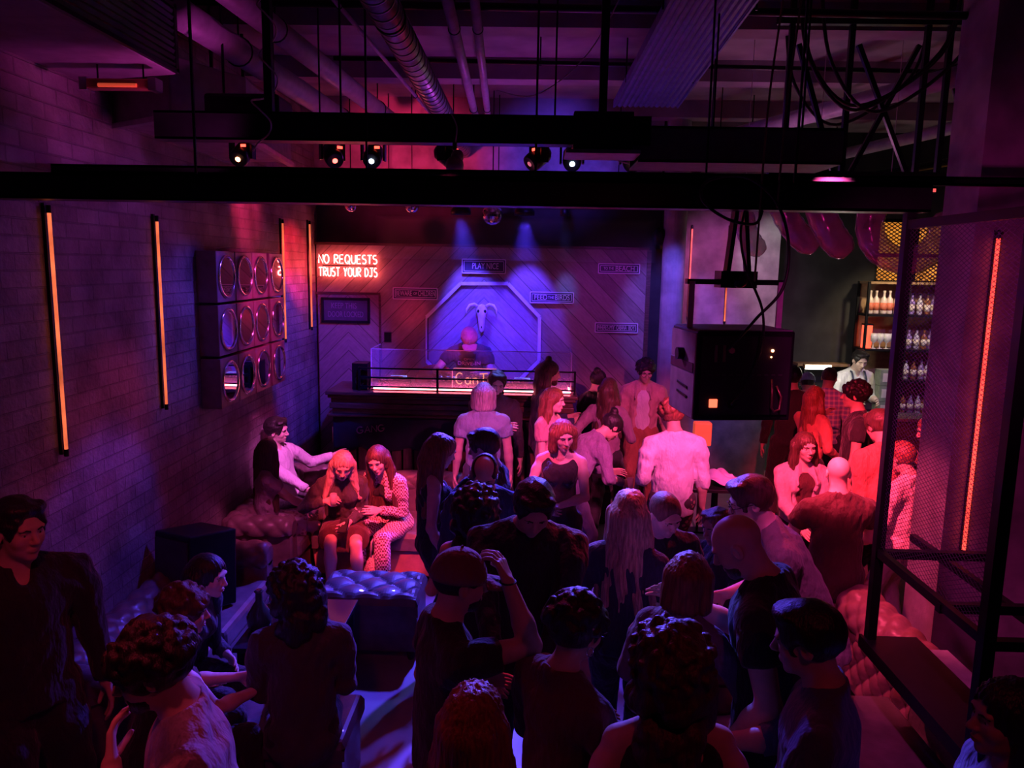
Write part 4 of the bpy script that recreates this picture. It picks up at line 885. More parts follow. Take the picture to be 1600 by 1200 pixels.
t = thing('bar_lamp', 'bright white strip lamp over the far end of the bar', 'lamp', (3.62, 9.75, 1.60)); MB().box((0, 0, 0), (.34, .08, .05)).build('housing', TIM, t); MB().bx(-.16, .16, -.05, -.04, -.02, .02).bx(-.16, .16, -.04, .04, -.035, -.025).build('diffuser', lens_mat('white_strip', (1, .95, .85), 5), t); MB().bx(-.17, -.14, -.02, .02, -1.6, -.02).bx(.14, .17, -.02, .02, -1.6, -.02).build('stand', BLACKM, t)
t = thing('wall_shelf', 'timber shelf board on the dark wall left of the bartender', 'shelf', (3.85, 10.5, 1.52)); MB().bx(-.25, .45, -.1, .1, 0, .035).build('board', TIM, t)
for x in (-.15, .35): MB().bx(x-.01, x+.01, -.08, .1, -.10, 0).build('bracket', BLACKM, t)
# lit signs low behind the hanging speaker
t = thing('orange_lantern', 'orange glowing screen low behind the hanging speaker', 'lantern', (1.82, 8.0, .0)); MB().bx(-.09, .09, -.06, .06, .95, 1.20).build('shade', mat('orange_shade', (1, .12, .06), .5, noise=.1, emit=.5), t, bevel=.015); MB().bx(-.012, .012, -.012, .012, 0, .95).build('stand', BLACKM, t); MB().bx(-.1, .1, -.08, .08, 0, .02).build('base', BLACKM, t)
t = thing('crumpled_jacket', 'pale crumpled jacket lying on a dark high table at the centre right', 'jacket', (1.62, 6.75, .905))
def jk(u, v):
    x, y = (u-.5)*.5, (v-.5)*.34; r_ = 1-((2*u-1)**2+(2*v-1)**2)*.5
    return (x+.03*math.sin(9*v), y+.03*math.sin(8*u), max(0.004, .09*max(0, r_)*(1+.6*math.sin(11*u+4*v)*math.sin(9*v-3*u))))
MB().surf(jk, 40, 30).build('cloth', mat('lilac_cloth', (.5, .42, .6), .8), t, smooth=True)
t = thing('high_table', 'dark high table carrying the crumpled jacket', 'table', (1.68, 6.75, 0)); MB().bx(-.35, .35, -.25, .25, .87, .90).build('tabletop', BLACKM, t, bevel=.004); MB().cyl((0, 0, .02), (0, 0, .87), .03, 12).build('pedestal', BLACKM, t); MB().lathe([(.22, 0), (.22, .015), (.04, .03)], (0, 0, 0), 24).build('base', BLACKM, t)
# ------------------------------------------------------------------ people: signed-distance figures meshed as one continuous surface each
class Field:
    def __init__(s, lo, hi, h, fine=()):
        """fine: list of (lo3, hi3, h2) boxes; the axes are refined where a box falls"""
        s.ax = []
        for k in range(3):
            x = lo[k]; a = [x]
            while x < hi[k]:
                d = h
                for fl, fh, h2 in fine:
                    if fl[k] <= x <= fh[k]: d = min(d, h2)
                    elif x < fl[k] and x+d > fl[k]: d = max(h2, min(d, fl[k]-x))
                x += d; a.append(x)
            s.ax.append(np.array(a, np.float32))
        s.F = np.full([len(a) for a in s.ax], 1.0, np.float32)
        s.pad = h*1.6
    def _sub(s, lo, hi):
        sl = []
        for k in range(3):
            i = int(np.searchsorted(s.ax[k], lo[k])); j = int(np.searchsorted(s.ax[k], hi[k]))
            sl.append(slice(max(i-1, 0), min(j+1, len(s.ax[k]))))
        if any(q.stop-q.start < 1 for q in sl): return None, None
        G = [s.ax[0][sl[0]][:, None, None], s.ax[1][sl[1]][None, :, None], s.ax[2][sl[2]][None, None, :]]
        return tuple(sl), G
    def _put(s, sl, d, k, op):
        A = s.F[sl]
        if op == 'sub':
            d = -d
            if k > 0:
                h = np.clip(.5-.5*(d-A)/k*-1, 0, 1) if False else np.clip(.5+.5*(d-A)/k, 0, 1); s.F[sl] = A*(1-h)+d*h+k*h*(1-h)
            else: s.F[sl] = np.maximum(A, d)
            return
        if k > 0:
            h = np.clip(.5+.5*(A-d)/k, 0, 1); s.F[sl] = A*(1-h)+d*h-k*h*(1-h)
        else: s.F[sl] = np.minimum(A, d)
    def cap(s, a, b, ra, rb, k=.02, op='add', flat=None, ff=1., cuta=None, cutb=None):
        """tapered capsule; flat: unit vector along which the section is squashed by ff; cut: planar ends"""
        a = np.array(a, float); b = np.array(b, float); rm = max(ra, rb)+k+s.pad
        sl, G = s._sub(np.minimum(a, b)-rm, np.maximum(a, b)+rm)
        if sl is None: return
        P = [G[i]-a[i] for i in range(3)]; ba = b-a; L2 = max(float(ba@ba), 1e-9)
        t = (P[0]*ba[0]+P[1]*ba[1]+P[2]*ba[2])/L2; tc = np.clip(t, 0, 1)
        D = [P[i]-tc*ba[i] for i in range(3)]
        d2 = D[0]**2+D[1]**2+D[2]**2
        if flat is not None:
            n = np.array(flat, float); q = D[0]*n[0]+D[1]*n[1]+D[2]*n[2]; d2 = d2-q*q+(q/ff)**2
        d = np.sqrt(d2)-(ra+(rb-ra)*tc)
        Ln = math.sqrt(L2)
        if cutb is not None: d = np.maximum(d, (t-1)*Ln-cutb)
        if cuta is not None: d = np.maximum(d, -t*Ln-cuta)
        s._put(sl, d.astype(np.float32), k, op)
    def ell(s, c, r, Rm=None, k=.02, op='add'):
        c = np.array(c, float); r = np.array(r, float); rm = r.max()+k+s.pad
        sl, G = s._sub(c-rm, c+rm)
        if sl is None: return
        P = [G[i]-c[i] for i in range(3)]
        if Rm is not None: P = [P[0]*Rm[0][i]+P[1]*Rm[1][i]+P[2]*Rm[2][i] for i in range(3)]
        k0 = np.sqrt((P[0]/r[0])**2+(P[1]/r[1])**2+(P[2]/r[2])**2)+1e-6
        k1 = np.sqrt((P[0]/r[0]**2)**2+(P[1]/r[1]**2)**2+(P[2]/r[2]**2)**2)+1e-6
        s._put(sl, (k0*(k0-1)/k1).astype(np.float32), k, op)
    def plane(s, p, n, k=0):
        """keep only the side the normal points away from"""
        n = np.array(n, float); n /= np.linalg.norm(n); A = s.ax
        d = (A[0][:, None, None]-p[0])*n[0]+(A[1][None, :, None]-p[1])*n[1]+(A[2][None, None, :]-p[2])*n[2]
        s.F = np.maximum(s.F, d.astype(np.float32))
    def noise(s, fn):
        A = s.ax; s.F = s.F+fn(A[0][:, None, None], A[1][None, :, None], A[2][None, None, :]).astype(np.float32)
    def mesh(s, smooth=1):
        F = s.F; I = F < 0; n = F.shape
        cnt = np.zeros([k-1 for k in n], np.int8)
        sub = lambda A, i, j, k: A[i:n[0]-1+i, j:n[1]-1+j, k:n[2]-1+k]
        for i in (0, 1):
            for j in (0, 1):
                for k in (0, 1): cnt += sub(I, i, j, k)
        act = (cnt > 0) & (cnt < 8); idx = np.argwhere(act); N = len(idx)
        if not N: return [], []
        vid = np.full(act.shape, -1, np.int32); vid[act] = np.arange(N)
        acc = np.zeros((N, 3)); wt = np.zeros(N)
        ed = []
        for a in range(3):
            for u in (0, 1):
                for v in (0, 1):
                    o = [0, 0, 0]; o[(a+1) % 3] = u; o[(a+2) % 3] = v; e = list(o); e[a] = 1; ed.append((o, e))
        X = lambda q: np.stack([s.ax[k][q[:, k]] for k in range(3)], 1)
        for o, e in ed:
            p0 = idx+o; p1 = idx+e; f0 = F[p0[:, 0], p0[:, 1], p0[:, 2]]; f1 = F[p1[:, 0], p1[:, 1], p1[:, 2]]
            m = (f0 < 0) != (f1 < 0); t = np.where(m, f0/np.where(m, f0-f1, 1), 0)[:, None]
            acc += np.where(m[:, None], X(p0)*(1-t)+X(p1)*t, 0); wt += m
        V = acc/wt[:, None]; quads = []
        for a in range(3):
            b, c = (a+1) % 3, (a+2) % 3
            sa = [slice(None)]*3; sb = [slice(None)]*3
            for q in (b, c): sa[q] = slice(1, n[q]-1); sb[q] = slice(1, n[q]-1)
            sa[a] = slice(0, n[a]-1); sb[a] = slice(1, n[a])
            A0, A1 = I[tuple(sa)], I[tuple(sb)]; ch = np.argwhere(A0 != A1)
            if not len(ch): continue
            ins = A0[ch[:, 0], ch[:, 1], ch[:, 2]]; ch = ch.copy(); ch[:, b] += 1; ch[:, c] += 1
            def g(db, dc):
                q = ch.copy(); q[:, b] += db; q[:, c] += dc; return vid[q[:, 0], q[:, 1], q[:, 2]]
            Q = np.stack([g(-1, -1), g(0, -1), g(0, 0), g(-1, 0)], 1)
            Q[~ins] = Q[~ins][:, ::-1]; quads.append(Q)
        Q = np.concatenate(quads); Q = Q[(Q >= 0).all(1)]
        for _ in range(smooth):
            S = np.zeros_like(V); W = np.zeros(len(V))
            for i in range(4):
                for d in (1, 3):
                    np.add.at(S, Q[:, i], V[Q[:, (i+d) % 4]]); np.add.at(W, Q[:, i], 1)
            V = V*.5+.5*S/np.maximum(W, 1)[:, None]
        return V, Q
def mk(name, V, Q, m, parent):
    me = bpy.data.meshes.new(name)
    me.vertices.add(len(V)); me.vertices.foreach_set('co', np.asarray(V, np.float32).ravel())
    me.loops.add(len(Q)*4); me.loops.foreach_set('vertex_index', np.asarray(Q, np.int32).ravel())
    me.polygons.add(len(Q)); me.polygons.foreach_set('loop_start', np.arange(0, len(Q)*4, 4, dtype=np.int32)); me.polygons.foreach_set('loop_total', np.full(len(Q), 4, np.int32))
    me.update(calc_edges=True); me.polygons.foreach_set('use_smooth', np.ones(len(Q), bool))
    me.materials.append(m); o = bpy.data.objects.new(name, me); COL.objects.link(o)
    if parent is not None: o.parent = parent
    return o
V3 = lambda *a: np.array(a, float)
nrm = lambda v: v/(np.linalg.norm(v)+1e-9)
def rotm(yaw, pitch=0, roll=0):     # head / torso orientation: yaw left+, pitch down+, roll towards the figure's right+
    return np.array(Matrix.Rotation(R(yaw), 3, 'Z') @ Matrix.Rotation(R(-pitch), 3, 'X') @ Matrix.Rotation(R(roll), 3, 'Y'))
def ik(a, b, l1, l2, pole):
    a, b = np.array(a, float), np.array(b, float); d = b-a; L_ = np.linalg.norm(d); L_ = max(abs(l1-l2)+.02, min(L_, (l1+l2)*.998)); d = nrm(d); b = a+d*L_
    x = (l1*l1-l2*l2+L_*L_)/(2*L_); h = math.sqrt(max(0, l1*l1-x*x)); p = np.array(pole, float); p = nrm(p-d*(p@d))
    return a+d*x+p*h, b
def skin(name, col): return mat('skin_'+name, col, .5, noise=.08, nscale=30, bump=.04, bscale=120, spec=.4)
SK = {'fair': skin('fair', (.78, .56, .46)), 'mid': skin('mid', (.62, .40, .30)), 'tan': skin('tan', (.48, .29, .20)), 'brown': skin('brown', (.26, .14, .09))}
def hairm(name, col): return mat('hair_'+name, col, .42, noise=.55, nscale=10, stretch=(9, 9, 1.2), bump=.5, bscale=16, spec=.5)
HR = {'stubble': hairm('stubble', (.20, .12, .09)), 'black': hairm('black', (.02, .016, .016)), 'brown': hairm('brown', (.10, .05, .035)), 'red': hairm('auburn', (.30, .11, .06)), 'blond': hairm('blond', (.62, .48, .36)), 'grey': hairm('grey', (.60, .58, .60))}
def cloth(name, col, rough=.85, **k): return mat('cloth_'+name, col, rough, noise=k.pop('noise', .18), nscale=k.pop('nscale', 6), bump=1., bscale=13, stretch=(1.5, 1.5, .7), sheen=.15, bdist=.03, **k)
EYEW = mat('eye_white', (.75, .72, .7), .25, noise=0); EYEI = mat('eye_iris', (.06, .035, .02), .2, noise=0); LIPM = mat('lip_skin', (.48, .17, .15), .4, noise=.1)
# face pieces shared by every figure, in head coordinates (x right, y forward, z up)
def headpieces():
    E = [MB().ball((sx*.0305, .0715, .0), .0118, 8) for sx in (-1, 1)]; Ir = [MB().ball((sx*.0305, .0768, -.0005), .0072, 6) for sx in (-1, 1)]
    B = [MB().tube([(sx*.014, .094, .017), (sx*.030, .092, .0225), (sx*.049, .080, .017)], [.0030, .0036, .0018], 6) for sx in (-1, 1)]
    Lp = MB(); Lp.tube([(-.024, .083, -.064), (-.010, .0955, -.0595), (0, .0962, -.061), (.010, .0955, -.0595), (.024, .083, -.064)], [.001, .0034, .003, .0034, .001], 6)
    Lp.tube([(-.021, .084, -.067), (-.009, .0945, -.0700), (.009, .0945, -.0700), (.021, .084, -.067)], [.001, .0042, .0042, .001], 6)
    G = MB()
    for sx in (-1, 1): G.tube([(sx*.032+.026*math.cos(2*PI*k/18), .106-.008*abs(math.cos(2*PI*k/18)), -.003+.021*math.sin(2*PI*k/18)) for k in range(18)], .0019, 5, True); G.tube([(sx*.058, .098, .003), (sx*.078, .06, .006), (sx*.082, .0, .006)], .0018, 5)
    G.tube([(-.007, .106, .002), (0, .110, .004), (.007, .106, .002)], .0018, 5)
    out = {}
    for n, b, m in (('eye0', E[0], EYEW), ('eye1', E[1], EYEW), ('iris0', Ir[0], EYEI), ('iris1', Ir[1], EYEI), ('eyebrow0', B[0], None), ('eyebrow1', B[1], None), ('lips', Lp, LIPM), ('spectacles', G, BLACKM)):
        o = b.build(n, m or HR['black'], None, smooth=True); out[n] = o.data; bpy.data.objects.remove(o)
    return out
HP = headpieces()
def hairfield(f, hc, Rh, style, sex, s, body):
    """adds the hair volume; hc head centre, Rh head rotation"""
    W = lambda x, y, z: hc+Rh@(V3(x, y, z)*s)
    e = lambda c, r, k=.02, op='add': f.ell(W(*c), np.array(r)*s, Rh, k, op)
    base = .012
    if style in ('short', 'buzz', 'balding', 'crop'):
        g = {'short': .016, 'crop': .010, 'buzz': .004, 'balding': .005}[style]
        e((0, -.012, .030), (.078+g, .100+g, .088+g), 0)
        if style == 'short':
            for i in range(7):
                a = -1.2+i*.4; e((.055*math.sin(a), .03+.035*math.cos(a), .095), (.028, .030, .020), .012)
        # carve away face and neck
        f.ell(W(0, .105, -.040), V3(.078, .076, .108)*s, Rh, .010, 'sub')
        f.ell(W(0, .118, .038), V3(.066, .050, .056)*s, Rh, .014, 'sub')
        f.ell(W(0, .03, -.115), V3(.12, .13, .085)*s, Rh, .01, 'sub')
        for sx in (-1, 1): f.ell(W(sx*.09, .018, -.03), V3(.03, .035, .05)*s, Rh, .006, 'sub')
        if style == 'balding': f.ell(W(0, .085, .115), V3(.085, .125, .085)*s, Rh, .012, 'sub')
    elif style in ('long', 'wavy', 'bob', 'bangs', 'bun', 'tied'):
        e((0, -.014, .030), (.088, .108, .096), 0)
        if style in ('long', 'wavy', 'bangs'):
            Ld = {'long': .42, 'wavy': .36, 'bangs': .22}[style]
            for x, y, r in ((-.075, -.02, .036), (.075, -.02, .036), (-.04, -.08, .045), (.04, -.08, .045), (0, -.09, .05)):
                a = W(x, y, .0); q = W(x*1.15, y*.9, -.12); dn = q+V3(x*.5, 0, 0)@np.eye(3)+V3(0, 0, -Ld)*s+ (Rh@V3(x*.3, -.03, 0))*s
                f.cap(a, q, r*1.1*s, r*1.1*s, .02); f.cap(q, dn, r*1.15*s, r*.75*s, .025)
        if style == 'bob':
            for x, y in ((-.072, .0), (.072, .0), (-.045, -.075), (.045, -.075), (0, -.09)): f.cap(W(x, y, .02), W(x*1.1, y, -.105), .045*s, .040*s, .025)
        if style in ('bun', 'tied'):
            if style == 'bun': e((0, -.085, .11), (.042, .042, .040), .012)
            else: f.cap(W(0, -.10, .03), W(0, -.14, -.16), .035*s, .02*s, .02)
        f.ell(W(0, .110, -.035), V3(.062 if style != 'bangs' else .058, .075, .098)*s, Rh, .012, 'sub')
        f.ell(W(0, .06, -.15), V3(.055, .10, .10)*s, Rh, .02, 'sub')
        if style in ('bun', 'tied'):
            f.ell(W(0, .02, -.12), V3(.13, .14, .085)*s, Rh, .02, 'sub')
            for sx in (-1, 1): f.ell(W(sx*.09, .015, -.025), V3(.03, .03, .045)*s, Rh, .006, 'sub')
    elif style in ('curly', 'afro', 'curlyshort', 'curlylong', 'curlymid'):
        g = {'curly': .045, 'curlymid': .026, 'afro': .075, 'curlyshort': .022, 'curlylong': .055}[style]
        e((0, -.02, .03), (.078+g, .095+g, .085+g), 0); rr = random.Random(3)
        for i in range(95):
            a, b2 = rr.uniform(0, 2*PI), rr.uniform(-.15, 1); ry = math.sqrt(max(0, 1-b2*b2))
            e(((.078+g)*ry*math.cos(a), -.02+(.095+g)*ry*math.sin(a), .03+(.085+g)*b2), (.019, .019, .019), .006)
        if style == 'curlylong' or style == 'curly':
            n_ = 26
            for i in range(n_):
                a = PI*(.95+1.1*rr.random()); z = rr.uniform(-.22 if style == 'curly' else -.36, 0)
                e((.105*math.cos(a), -.03+.10*math.sin(a), z), (.045, .045, .05), .02)
        f.ell(W(0, .125, -.045), V3(.070, .085, .105)*s, Rh, .012, 'sub'); f.ell(W(0, .07, -.13), V3(.065, .11, .09)*s, Rh, .02, 'sub')
        if style in ('curlyshort', 'curlymid'):
            f.ell(W(0, .02, -.12), V3(.13, .14, .08)*s, Rh, .02, 'sub')
            for sx in (-1, 1): f.ell(W(sx*.095, .018, -.03), V3(.03, .032, .045)*s, Rh, .006, 'sub')
    fr = {'curly': (90, .005), 'curlymid': (100, .005), 'afro': (80, .006), 'curlyshort': (110, .004), 'curlylong': (80, .006), 'wavy': (26, .007)}.get(style)
    if fr:
        q, am = fr
        if style == 'wavy': f.noise(lambda x, y, z: am*np.sin(q*z+14*x)*np.cos(30*(x+y))+.004*np.sin(26*np.arctan2(x-hc[0], y-hc[1]+.03)+4*np.sin(13*z)))
        else: f.noise(lambda x, y, z: am*np.sin(q*x+3*np.sin(40*z))*np.sin(q*y+2)*np.sin(q*z+1))
    elif style == 'short': f.noise(lambda x, y, z: .0035*np.sin(95*x+30*y+9*np.sin(20*z))*np.cos(40*y-30*z))
    elif style in ('long', 'bangs', 'bob', 'bun', 'tied'): f.noise(lambda x, y, z: .0042*np.sin(30*np.arctan2(x-hc[0], y-hc[1]+.03)+3*np.sin(11*z+2)+5*x)*(1+.4*np.sin(24*z)))
PEOPLE = {}
def person(label, x, y, yaw, h=1.75, z0=0, sex='m', skinc='mid', hair='short', hc='black', sit=None, lean=0, side=0, twist=0, hip=None,
           head=(0, 0, 0), hands=(None, None), poles=(None, None), feet=None, top=None, sleeve='short', topc=None, bottom='trousers', botc=None, shoec=None,
           curl=(.35, .35), palm=(None, None), beard=None, glasses=False, build=1., extras=None, res=.012, hres=.0055, group=None, open_jacket=None, neck='crew', hem=0.0, lowcut=True, brow=True, kneeout=0.):
    """standing or seated figure. Local frame: x right, y forward, z up from the floor; hands and feet are local targets in metres for h=1.75"""
    s = h/1.75; F_ = sex == 'f'; up = V3(0, 0, 1)
    sw = (.165 if F_ else .192)*build; bw = 1.0*build*(0.90 if F_ else 1)
    pz = (sit+.085 if sit is not None else .93*s)/s
    P = V3(*(hip or (0, 0)), pz)
    T = rotm(twist*.5, lean, side); T2 = rotm(twist, lean*1.12, side)
    waist = P+T@V3(0, 0, .16); chest = waist+T@V3(0, .005, .20); nb = chest+T2@V3(0, -.005, .155)
    Rh = rotm(*head); nk = nb+nrm(T2@V3(0, .012, .05)+Rh@V3(0, .012, .05))*.065; hcn = nk+Rh@V3(0, .022, .108)
    sh = [chest+T2@V3(sx*sw, -.005, .098) for sx in (-1, 1)]
    hj = [P+rotm(twist*.2)@V3(sx*(.088 if not F_ else .092), 0, -.03) for sx in (-1, 1)]
    ft = feet or ([(-.12, .0), (.12, .06)] if sit is None else [(-.13, .46), (.13, .46)])
    ft = [V3(*(tuple(q)+(.085,) if len(q) == 2 else q)) for q in ft]
    if sit is None: kp = [V3(-.1, 1, 0), V3(.1, 1, 0)]
    else: kp = [V3(-kneeout, .6, 1), V3(kneeout, .6, 1)]
    kn = []; an = []
    for i in range(2):
        k_, a_ = ik(hj[i], ft[i], .44, .43, kp[i]); kn.append(k_); an.append(a_)
    el = []; wr = []; hd = []
    for i, sx in enumerate((-1, 1)):
        tg = hands[i]
        tg = V3(*tg) if tg is not None else (P+V3(sx*(sw+.07), .06, -.10) if sit is None else V3(sx*.13, P[1]+.30, P[2]+.09))
        pl = V3(*poles[i]) if poles[i] is not None else T@V3(sx*.45, -1, -.35)
        e_, w_ = ik(sh[i], tg, .285, .25, pl); el.append(e_); wr.append(w_); hd.append(nrm(w_-e_))
    S = lambda v: np.asarray(v)*s
    fwd = T@V3(0, 1, 0); f2 = T2@V3(0, 1, 0)
    # ---- bounding
    pts = np.array([P, nb, hcn+Rh@V3(0, 0, .13), hcn-Rh@V3(0, .12, .0), hcn+Rh@V3(0, .13, 0)]+sh+el+[w+d*.2 for w, d in zip(wr, hd)]+wr+kn+[a-V3(0, 0, .085) for a in an]+[a+V3(0, .2, -.08) for a in an])
    lo = S(pts.min(0)-V3(.17, .17, .02)); hi = S(pts.max(0)+V3(.17, .17, .12))
    lo[2] = min(lo[2], -.012)
    hb = (S(hcn)-V3(.10, .12, .125)*s, S(hcn)+V3(.10, .12, .13)*s, hres)
    fine = [hb]
    if res < .02:
        for w_, d in zip(wr, hd):
            c = S(w_+d*.09); fine.append((c-.10, c+.10, .0068))
    f = Field(lo, hi, res, fine); c = lambda a, b, ra, rb, k=.02, **q: f.cap(S(a), S(b), ra*s, rb*s, k, **q)
    # torso
    hipw = .150 if F_ else .142
    tb = dict(flat=fwd, ff=.68)
    c(P+T@V3(-.055*bw, 0, -.02), P+T@V3(.055*bw, 0, -.02), .112*bw, .112*bw, .04, flat=fwd, ff=.88)
    c(P, waist, .125*bw, (.108 if F_ else .122)*bw, .05, **tb)
    c(waist, chest, (.108 if F_ else .122)*bw, .140*bw, .05, **tb)
    c(sh[0]+T2@V3(.055, 0, -.05), sh[1]+T2@V3(-.055, 0, -.05), .070*bw, .070*bw, .05, flat=f2, ff=.85)
    c(chest+T2@V3(0, -.01, .06), nb, .10*bw, .062, .05, **dict(flat=f2, ff=.75))
    for i in (0, 1): c(nb+T2@V3(0, -.012, .02), sh[i]+T2@V3(0, 0, -.004), .044, .040, .03)
    if F_:
        for sx in (-1, 1): f.ell(S(chest+T2@V3(sx*.066, .082 if sleeve in ('none', 'short') else .070, .0)), V3(.058, .055, .060)*s*(1 if sleeve in ('none', 'short') else .72), None, .04)
    c(nb-T2@V3(0, 0, .02), nk+Rh@V3(0, .0, .05), .050 if F_ else .060, .047 if F_ else .056, .03)
    # head
    H = lambda x, y, z: S(hcn)+Rh@(V3(x, y, z)*s)
    e = lambda cc, r, k=.012, op='add': f.ell(H(*cc), np.array(r)*s, Rh, k*s, op)
    jw = .92 if F_ else 1.
    e((0, -.012, .030), (.074, .094, .084), .03)
    e((0, .030, -.022), (.060*jw, .058, .082), .03)
    e((0, .034, -.070), (.046*jw, .048, .040), .025)
    e((0, .068, -.098), (.020, .018, .016), .018)
    for sx in (-1, 1):
        e((sx*.036, .058, -.026), (.024, .024, .026), .018)
        e((sx*.026, .080, .024), (.026, .012, .010), .014)
        e((sx*.0305, .094, .001), (.0175, .013, .0115), .010, 'sub')
        e((sx*.0305, .0735, .0075), (.016, .013, .006), .003)
        e((sx*.0305, .0735, -.0115), (.015, .012, .005), .003)
        e((sx*.077, -.006, -.008), (.010, .021, .031), .006)
        e((sx*.083, .002, -.008), (.006, .011, .018), .004, 'sub')
        e((sx*.0115, .096, -.033), (.0085, .009, .007), .005)
    f.cap(H(0, .084, .012), H(0, .1085, -.028), .0075*s, .0115*s, .010*s)
    e((0, .086, -.062), (.022, .010, .012), .010)
    f.cap(H(-.02, .094, -.0645), H(.02, .094, -.0645), .0018*s, .0018*s, .003*s, op='sub')
    # arms
    m_ = .88 if F_ else 1.; m_ *= (build*.5+.5)
    for i, sx in enumerate((-1, 1)):
        c(sh[i]+T2@V3(-sx*.01,0,-.01), sh[i]+(el[i]-sh[i])*.35, .047*m_, .047*m_, .03); c(sh[i]+(el[i]-sh[i])*.3, el[i], .050*m_, .038*m_, .02)
        c(el[i], el[i]+(wr[i]-el[i])*.35, .039*m_, .041*m_, .02); c(el[i]+(wr[i]-el[i])*.3, wr[i], .041*m_, .0265*m_, .02)
        # hand
        d = hd[i]; pn = palm[i]; pn = V3(*pn) if pn is not None else V3(-sx, 0, 0)*.9+V3(0, -.2, -.3)
        pn = nrm(pn-d*(pn@d)); sd = np.cross(d, pn)*(-sx)   # towards the thumb
        fs = (.9 if F_ else 1.0)
        for k in range(4):
            o = (.030-.0205*k)*fs
            c(wr[i]+d*.008+sd*o*.55, wr[i]+d*(.083-.004*abs(k-1))*fs+sd*o, .014, .0115, .010)
        ln = [(.036, .024, .020), (.041, .028, .021), (.038, .026, .020), (.030, .020, .018)]
        cu = curl[i]
        for k in range(4):
            o = (.031-.0215*k)*fs; p = wr[i]+d*(.085-.004*abs(k-1))*fs+sd*o; dd = d; an_ = cu*(.55+.08*k)
            for j in range(3):
                dd = nrm(dd*math.cos(an_)+np.cross(np.cross(dd, pn), dd)*math.sin(an_)+sd*(.05*(1-k))*(j == 0)); q = p+dd*ln[k][j]*fs
                c(p, q, (.0095-.0006*j)*fs, (.0088-.0009*j)*fs, .002); p = q; an_ = cu*(.95-.1*j)
        th = wr[i]+d*.024+sd*.026; t1 = th+nrm(d*.75+sd*.75+pn*(.3+.5*cu))*.040*fs; t2 = t1+nrm(d*.95+sd*(.30-.6*cu)+pn*(.3+.8*cu))*.032*fs; t3 = t2+nrm(d*.95-sd*(.1+.6*cu)+pn*(.3+.9*cu))*.022*fs
        c(th, t1, .0145*fs, .0118*fs, .006); c(t1, t2, .0112*fs, .0102*fs, .002); c(t2, t3, .0102*fs, .0085*fs, .002)
    # legs and feet
    for i, sx in enumerate((-1, 1)):
        lg = .94 if F_ else 1.
        c(hj[i], hj[i]+(kn[i]-hj[i])*.4, .088*bw, .080*bw*lg, .04); c(hj[i]+(kn[i]-hj[i])*.35, kn[i], .081*bw*lg, .054*lg, .03)
        c(kn[i], kn[i]+(an[i]-kn[i])*.35, .053*lg, .056*lg, .02); c(kn[i]+(an[i]-kn[i])*.3, an[i], .057*lg, .034*lg, .02)
        fd = nrm(V3(sx*.18, 1, 0))
        c(an[i]+V3(0, 0, -.03)-fd*.03, an[i]-V3(0, 0, .055)+fd*.11, .034, .026, .02, flat=up, ff=.8); c(an[i]-V3(0, 0, .055)-fd*.03, an[i]-V3(0, 0, .062)+fd*.15, .030, .024, .015, flat=up, ff=.7)
    f.plane((0, 0, .004), (0, 0, -1))
    Vv, Q = f.mesh(1)
    root = mk('person', Vv, Q, SK[skinc], None); root.location = (x, y, z0); root.rotation_euler = (0, 0, R(yaw))
    tag(root, label, 'person', group)
    # ---- face pieces
    Hm = Matrix.Translation(Vector(S(hcn))) @ Matrix(Rh.tolist()).to_4x4() @ Matrix.Scale(s, 4)
    def hp(n, nm, m=None):
        o = bpy.data.objects.new(nm, HP[n]); COL.objects.link(o); o.parent = root; o.matrix_local = Hm; return o
    for k in '01':
        ey = hp('eye'+k, 'eye'); ir = bpy.data.objects.new('iris', HP['iris'+k]); COL.objects.link(ir); ir.parent = ey
        if brow: hp('eyebrow'+k, 'eyebrow')
    if F_: hp('lips', 'lips')
    if glasses: hp('spectacles', 'spectacles')
    # ---- clothes
    seed = (x*7.3+y*3.1) % 6
    ax_ = nrm(nb-P)
    def folds(fc, a1=.0065, a2=.005):
        def fn(X, Y, Z):
            w = np.clip((S(nb)[2]-Z)/(.55*s), 0, 1)
            d = a1*w*np.sin(38*X*math.cos(seed)+30*Y+5*np.sin(7*Z+seed))*np.cos(6*Z+seed)
            d = d+a2*np.sin(58*Z+11*np.sin(9*X+seed)+9*Y)*np.clip(np.sin(13*X+8*Z+2*seed), 0, 1)
            return d+.0025*np.sin(75*X+31*Z+seed)*np.sin(63*Y+23*Z)
        fc.noise(fn)
    cr = .0115 if res < .015 else .0145
    if sleeve is not None:
        g = .012; fc = Field(lo, hi, cr); cc = lambda a, b, ra, rb, k=.02, **q: fc.cap(S(a), S(b), ra*s, rb*s, k, **q)
        hm = P+T@V3(0, 0, -.05-hem); dn = nrm(hm-P) if hem+.05 > 0 else -up
        if sit is not None: hm = P+T@V3(0, 0, -.02)
        cc(hm+T@V3(-.050*bw, 0, -.02), hm+T@V3(.050*bw, 0, -.02), .112*bw+g, .112*bw+g, .03, flat=fwd, ff=.94)
        cc(hm-T@V3(0, 0, .04), waist, .146*bw+g, (.114 if F_ and sleeve == 'none' else .136)*bw+g, .05, flat=fwd, ff=.80)
        cc(waist, chest, (.108 if F_ and sleeve == 'none' else .136)*bw+g, .144*bw+g, .05, flat=fwd, ff=.76)
        cc(sh[0]+T2@V3(.055, 0, -.05), sh[1]+T2@V3(-.055, 0, -.05), .070*bw+g, .070*bw+g, .05, flat=f2, ff=.88)
        cc(chest+T2@V3(0, -.01, .06), nb, .10*bw+g, .062+g, .05, flat=f2, ff=.80)
        if F_:
            for sx in (-1, 1): fc.ell(S(chest+T2@V3(sx*.068, .082, .0)), V3(.056+g, .050+g, .060+g)*s*(1 if sleeve in ('none', 'short') else .80), None, .06)
